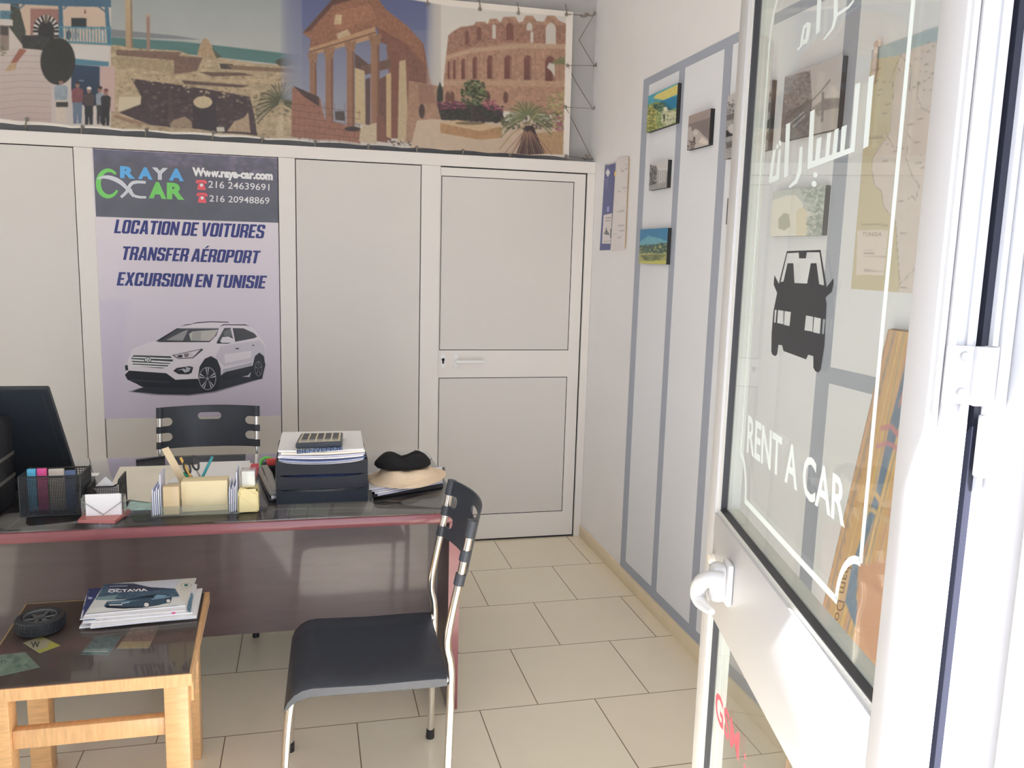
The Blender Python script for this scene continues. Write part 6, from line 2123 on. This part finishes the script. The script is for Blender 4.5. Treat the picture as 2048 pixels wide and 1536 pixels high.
# sun hat on a pile of papers
fl_ = [(742, 1000), (886, 978), (892, 950), (745, 958)]
flat('black_folder', 'black folder under the white papers and the hat', 'folder', [(744, 996), (886, 975), (890, 940), (748, 950)], M_bpl, th=.012)
for i in range(4):
    z = GZ + .0135 + i * .004
    d = i * 2
    flat('paper_stack', ('bottom', 'second', 'third', 'top')[i] + ' layer of white papers fanned under the hat', 'papers',
         [(756 - d * 3, 992 - d * 2), (886 - d, 966 - d), (884, 935), (738, 948)][:], M_pap if i % 2 else M_lav, z=z, th=.003, group='papers under the hat')
hz_ = GZ + .0335
hc = dk(812, 955, hz_)
M_hat = mat('beige_cotton', o(208, 178, 152, .60), .85, var=.04, scale=60, bump=.2)
ht = thing('sun_hat', 'beige cotton sun hat lying on white papers at the right of the desk', 'hat', (hc.x, hc.y, hz_))
bm = BM()
rg = []
random.seed(7)
prof = [(.070, .012), (.100, .010), (.130, .005), (.150, .002), (.1505, .005), (.130, .010), (.108, .018), (.100, .028), (.095, .037), (.084, .043), (.055, .042), (.03, .041), (.001, .040)]
sg = 48
for r, z in prof:
    row = []
    for k in range(sg):
        t = 2 * PI * k / sg
        f = 1 + .02 * math.sin(3 * t + 1) + .012 * math.sin(7 * t + z * 90)
        lift = .012 * max(0, math.cos(t - .3)) * (r / .136) ** 2 if r > .08 else 0
        row.append(bm.verts.new((hc.x + r * f * math.cos(t), hc.y + r * .92 * f * math.sin(t), hz_ + z - .006 + lift + (.003 * math.sin(5 * t) if z > .02 else 0))))
    rg.append(row)
for a_, b_ in zip(rg, rg[1:]):
    for k in range(sg):
        bm.faces.new((a_[k], a_[(k + 1) % sg], b_[(k + 1) % sg], b_[k]))
obj('brim_and_crown', bm, M_hat, ht, ang=80)
bm = tube(BM(), [(hc.x + .103 * math.cos(t), hc.y + .0945 * math.sin(t), hz_ + .016) for t in np.linspace(0, 2 * PI, 40)], .0035, 6, cap=False)
obj('hat_band', bm, M_hat, ht)
bm = BM()
rg = []
for r, z in [(.0005, .0), (.088, .0), (.096, .014), (.094, .030), (.082, .044), (.060, .050), (.03, .050), (.0005, .050)]:
    row = []
    for k in range(36):
        t = 2 * PI * k / 36
        x = r * 1.12 * math.cos(t)
        zz = z * (.50 + .55 * math.exp(-((abs(x) - .058) / .046) ** 2) if z > .005 else 1) + .003 * math.sin(4 * t) * (z > .005)
        row.append(bm.verts.new((hc.x + x - .012, hc.y + .01 + r * .7 * math.sin(t), hz_ + .0425 + zz)))
    rg.append(row)
for a_, b_ in zip(rg, rg[1:]):
    for k in range(36):
        bm.faces.new((a_[k], a_[(k + 1) % 36], b_[(k + 1) % 36], b_[k]))
tag(obj('knitted_beanie', bm, mat('black_knit', (.012, .012, .013), .9, bump=.3, scale=80), ang=80), 'black knitted cap bunched on top of the beige sun hat', 'cap')

# photographs under the desk glass
for i, (qd, c_, lb) in enumerate((([(571, 1030), (656, 1031), (661, 1008), (580, 1009)], (74, 84, 80), 'grey green photo under the desk glass before the trays'),
                                  ([(664, 1026), (744, 1022), (746, 1006), (670, 1008)], (84, 78, 70), 'brown photo under the desk glass right of the grey green one'))):
    flat('photo_card', lb, 'photo', qd, mat('photo_tone_%s' % ('green', 'brown')[i], o(*c_, k=.45), .4, var=.2, scale=30), z=DZ, th=.0002, group='photos under the desk glass')

# ------------------------------------------------------------------ things on the low table
q = at(82, 1258, 'z', TZ)
ta = thing('tyre_ashtray', 'small black model tyre with grey wheel standing on the low table', 'ashtray', (q.x, q.y, TZ))
R_, Hh = .062, .042
bm = lathe(BM(), [(.047, .002), (.056, 0), (.061, .004), (R_, .010), (R_, .034), (.061, .039), (.056, Hh), (.050, Hh + .001), (.046, Hh - .002), (.046, .004), (.047, .002)], (q.x, q.y, TZ), 44)
for k in range(40):
    t = 2 * PI * k / 40
    for z in (.013, .022, .031):
        box(bm, -.0015, .0022, -.0034, .0034, -.0032, .0032, M=Matrix.Translation((q.x + R_ * math.cos(t + z * 4), q.y + R_ * math.sin(t + z * 4), TZ + z)) @ Matrix.Rotation(t + z * 4, 4, 'Z'))
obj('tyre', bm, mat('tyre_rubber', (.02, .022, .026), .55), ta)
bm = lathe(BM(), [(.0455, Hh - .004), (.043, Hh - .001), (.040, Hh - .003), (.040, .012), (.001, .012)], (q.x, q.y, TZ), 36)
for k in range(6):
    t = 2 * PI * k / 6 + .3
    box(bm, .006, .042, -.005, .005, Hh - .014, Hh - .006, .002, 1, Matrix.Translation((q.x, q.y, TZ)) @ Matrix.Rotation(t, 4, 'Z'))
tube(bm, [(q.x, q.y, TZ + Hh - .016), (q.x, q.y, TZ + Hh - .003)], .012, 16)
obj('wheel', bm, mat('grey_wheel_metal', (.16, .17, .17), .35, .6), ta)

# magazines
z6 = lambda l: [(150 + x / 7.314, 1140 + y / 7.315) for x, y in l]
mags = [([(62, 838), (1780, 690), (1865, 265), (300, 420)], 'lowest white magazine of the stack, sticking out at the front left'),
        ([(225, 830), (1775, 665), (1800, 300), (330, 400)], 'second magazine from below with a thick white spine'),
        ([(110, 770), (1720, 620), (1785, 205), (260, 330)], 'third magazine from below with a pink mark and a small car'),
        ([(70, 715), (1610, 585), (1750, 160), (190, 275)], 'fourth magazine from below with a blue left edge'),
        ([(140, 655), (1615, 515), (1775, 115), (430, 208)], 'topmost car magazine titled OCTAVIA with a dark blue car')]
zz = TZ + .0002
mth = (.004, .006, .004, .0035, .0035)
MG = []
for i, (qd, lb) in enumerate(mags):
    zt2 = zz + mth[i]
    Q = [at(u, v, 'z', zt2) for u, v in z6(qd)]
    t = thing('magazine', lb, 'magazine', (sum(q.x for q in Q) / 4, sum(q.y for q in Q) / 4, zz), 0, 'car magazines on the low table')
    obj('pages', slab(BM(), Q, (0, 0, -mth[i])), mat('magazine_pages', o(208, 206, 204, .6), .5), t, smooth=False)
    MG.append((t, Q))
    zz = zt2 + .0012
c = Cv(150, 1140, 420, 1265, 4, (196, 194, 192), 41)
c.poly(z6([(60, 690), (250, 680), (310, 690), (290, 730), (110, 740)]), (60, 96, 118), tex=.1)
for i in range(9):
    c.line(z6([(320 + i * 22, 720), (316 + i * 22, 770)]), 1.2, (170, 172, 172))
c.poly(z6([(1420, 600), (1465, 600), (1465, 655), (1420, 660)]), (206, 70, 130))
c.poly(z6([(1470, 598), (1610, 570), (1620, 585), (1470, 612)]), (206, 150, 170))
c.poly(z6([(1640, 460), (1700, 330), (1730, 330), (1700, 620), (1640, 610)]), (84, 110, 124), tex=.2)
t, Q = MG[2]
print_sheet('cover', c, [q + Vector((0, 0, .0003)) for q in (Q[3], Q[2], Q[1], Q[0])], 90, 50, t, k=.6, m=print_mat('glossy_print', .25))
c = Cv(150, 1140, 420, 1265, 4, (196, 194, 192), 42)
c.poly(z6([(60, 720), (190, 270), (420, 250), (140, 660), (110, 700)]), (54, 60, 92), tex=.06, size=6)
c.line(z6([(190, 310), (140, 470), (90, 700)]), 2, (190, 192, 200))
c.rect(176, 1194, 184, 1198, (150, 150, 176))
t, Q = MG[3]
print_sheet('cover', c, [q + Vector((0, 0, .0003)) for q in (Q[3], Q[2], Q[1], Q[0])], 90, 50, t, k=.6, m=print_mat('glossy_print', .25))
c = Cv(150, 1140, 420, 1265, 4, (178, 180, 176), 43)
c.poly(z6([(140, 655), (1615, 515), (1650, 400), (230, 560)]), (190, 191, 186))
c.poly(z6([(430, 200), (850, 195), (1100, 250), (1460, 270), (1560, 370), (1500, 390), (1300, 400), (700, 430), (300, 440)]), (66, 84, 98), tex=.10, size=8, sx=4)
c.poly(z6([(480, 210), (860, 205), (1140, 260), (1400, 280), (1100, 300), (500, 330)]), (58, 62, 78), tex=.06, size=8, sx=4)
c.poly(z6([(850, 195), (1500, 140), (1460, 270), (1100, 250)]), (180, 180, 186))
c.poly(z6([(300, 400), (640, 360), (560, 440), (300, 440)]), (104, 126, 128), tex=.06, sx=5)
c.poly(z6([(1460, 260), (1600, 110), (1775, 115), (1615, 515), (1540, 400)]), (186, 182, 172))
c.poly(z6([(420, 530), (470, 460), (700, 440), (1050, 370), (1200, 355), (1380, 370), (1420, 400), (1400, 470), (1200, 520), (1000, 550), (700, 565), (470, 555)]), (58, 76, 90), tex=.05, size=5, sx=3)
c.poly(z6([(720, 440), (1050, 375), (1180, 362), (1150, 400), (900, 420)]), (38, 48, 58))
c.poly(z6([(1150, 400), (1200, 362), (1360, 372), (1300, 395), (1170, 415)]), (110, 140, 160))
c.poly(z6([(470, 470), (700, 450), (980, 440), (700, 480), (500, 490)]), (86, 110, 124))
c.line(z6([(500, 512), (690, 506)]), 2, (196, 200, 204))
c.line(z6([(680, 490), (800, 468)]), 1.5, (170, 184, 190))
c.poly(z6([(440, 545), (700, 565), (1000, 552), (980, 535), (700, 540), (470, 520)]), (34, 42, 50))
c.ell(*z6([(1045, 508)])[0], 6.5, 5.5, (40, 46, 52))
c.ell(*z6([(1045, 508)])[0], 5, 4.2, (206, 208, 208))
c.ell(*z6([(1365, 452)])[0], 5.5, 4.8, (40, 46, 52))
c.ell(*z6([(1365, 452)])[0], 4, 3.6, (206, 208, 208))
c.line(z6([(1120, 430), (1390, 390)]), 1.2, (140, 164, 176))
c.line(z6([(150, 645), (1500, 520)]), 1.5, (140, 142, 140))
c.ell(*z6([(1625, 225)])[0], 10.5, 4.6, (140, 138, 128))
c.ell(*z6([(1625, 225)])[0], 9, 3.8, (192, 188, 178))
c.ell(*z6([(1625, 222)])[0], 4.4, 2.6, (62, 108, 96), tex=.3)
c.line(z6([(1535, 290), (1660, 272)]), 1.2, (160, 158, 150))
c.line(z6([(490, 282), (650, 278)]), 1.6, (170, 178, 186))
c.line(z6([(500, 240), (770, 232)]), 1.2, (150, 160, 172))
t, Q = MG[4]
print_sheet('cover', c, [q + Vector((0, 0, .0003)) for q in (Q[3], Q[2], Q[1], Q[0])], 240, 120, t, k=.6, m=print_mat('glossy_print', .25))
tq = [at(u, v, 'z', Q[0].z + .0007) for u, v in z6([(490, 288), (1052, 270), (1068, 308), (478, 330)])]
obj('lettering', text_bm(BM(), 'OCTAVIA', tq, .035, .0), mat('white_title', o(215, 215, 215, .6), .4), t, smooth=False)

# prints under the table glass
ZF = ZT + .0008


def under(label, quad, paint, cat='card', nm='flat_card', seed=50):
    q4_ = [at(u, v, 'z', ZF + .0004) for u, v in quad]
    xs, ys = [u for u, v in quad], [v for u, v in quad]
    cv = Cv(min(xs) - 3, min(ys) - 3, max(xs) + 3, max(ys) + 3, 3, (120, 110, 100), seed)
    paint(cv)
    t_ = thing(nm, label, cat, (sum(q.x for q in q4_) / 4, sum(q.y for q in q4_) / 4, ZF), 0, 'cards under the table glass')
    obj('card', slab(BM(), q4_, (0, 0, -.0003)), M_crm, t_, smooth=False)
    print_sheet('print', cv, [q + Vector((0, 0, .0001)) for q in q4_], 50, 50, t_, k=.55, m=print_mat('satin_print'))
    return t_


z7 = lambda l: [(x / 6.827, 1190 + y / 6.828) for x, y in l]


def p1_(c):
    c.rect(-50, 1100, 500, 1500, (176, 158, 72))
    c.poly(z7([(320, 660), (440, 600), (620, 600), (700, 620), (640, 720), (460, 770)]), (170, 146, 124), tex=.05)


d1 = under('yellow diamond shaped sticker under the table glass beside the tyre', z7([(315, 655), (560, 560), (825, 690), (540, 795)]), p1_, 'sticker', 'diamond_sticker')
d1q = [at(u, v, 'z', ZF + .0007) for u, v in z7([(420, 640), (540, 630), (545, 715), (425, 722)])]
obj('lettering', text_bm(BM(), 'W', d1q, .02), M_bpl, d1, smooth=False)


def p2_(c):
    c.rect(-50, 1100, 500, 1500, (122, 128, 116), tex=.05, size=20)
    c.ell(*z7([(45, 915)])[0], 5, 3, (60, 66, 62))
    c.ell(*z7([(50, 918)])[0], 2, 1.5, (220, 222, 215))
    c.dabs(z7([(100, 800), (420, 850), (440, 990), (200, 1000)]), [(100, 108, 100), (84, 96, 90), (140, 142, 128)], 60, 6, .5)


under('grey green card at the left edge under the table glass', z7([(-120, 830), (340, 780), (545, 985), (-60, 1120)]), p2_)


def p3_(c):
    c.rect(-50, 1100, 500, 1500, (84, 96, 100), tex=.1, size=12)
    c.line(z7([(1110, 770), (1480, 770)]), 2, (170, 166, 160))
    c.line(z7([(1150, 745), (1490, 742)]), 1.4, (150, 150, 146))


under('dark blue grey card under the table glass before the magazines', z7([(1095, 815), (1300, 570), (1660, 560), (1480, 820)]), p3_)


def p4_(c):
    c.rect(-50, 1100, 500, 1500, (120, 90, 84), tex=.12, size=8)
    c.poly(z7([(1600, 640), (2100, 630), (2020, 730), (1540, 735)]), (150, 122, 92), tex=.04)


under('red brown card under the table glass at the right before the magazines', z7([(1590, 735), (1800, 440), (2170, 430), (2030, 725)]), p4_)
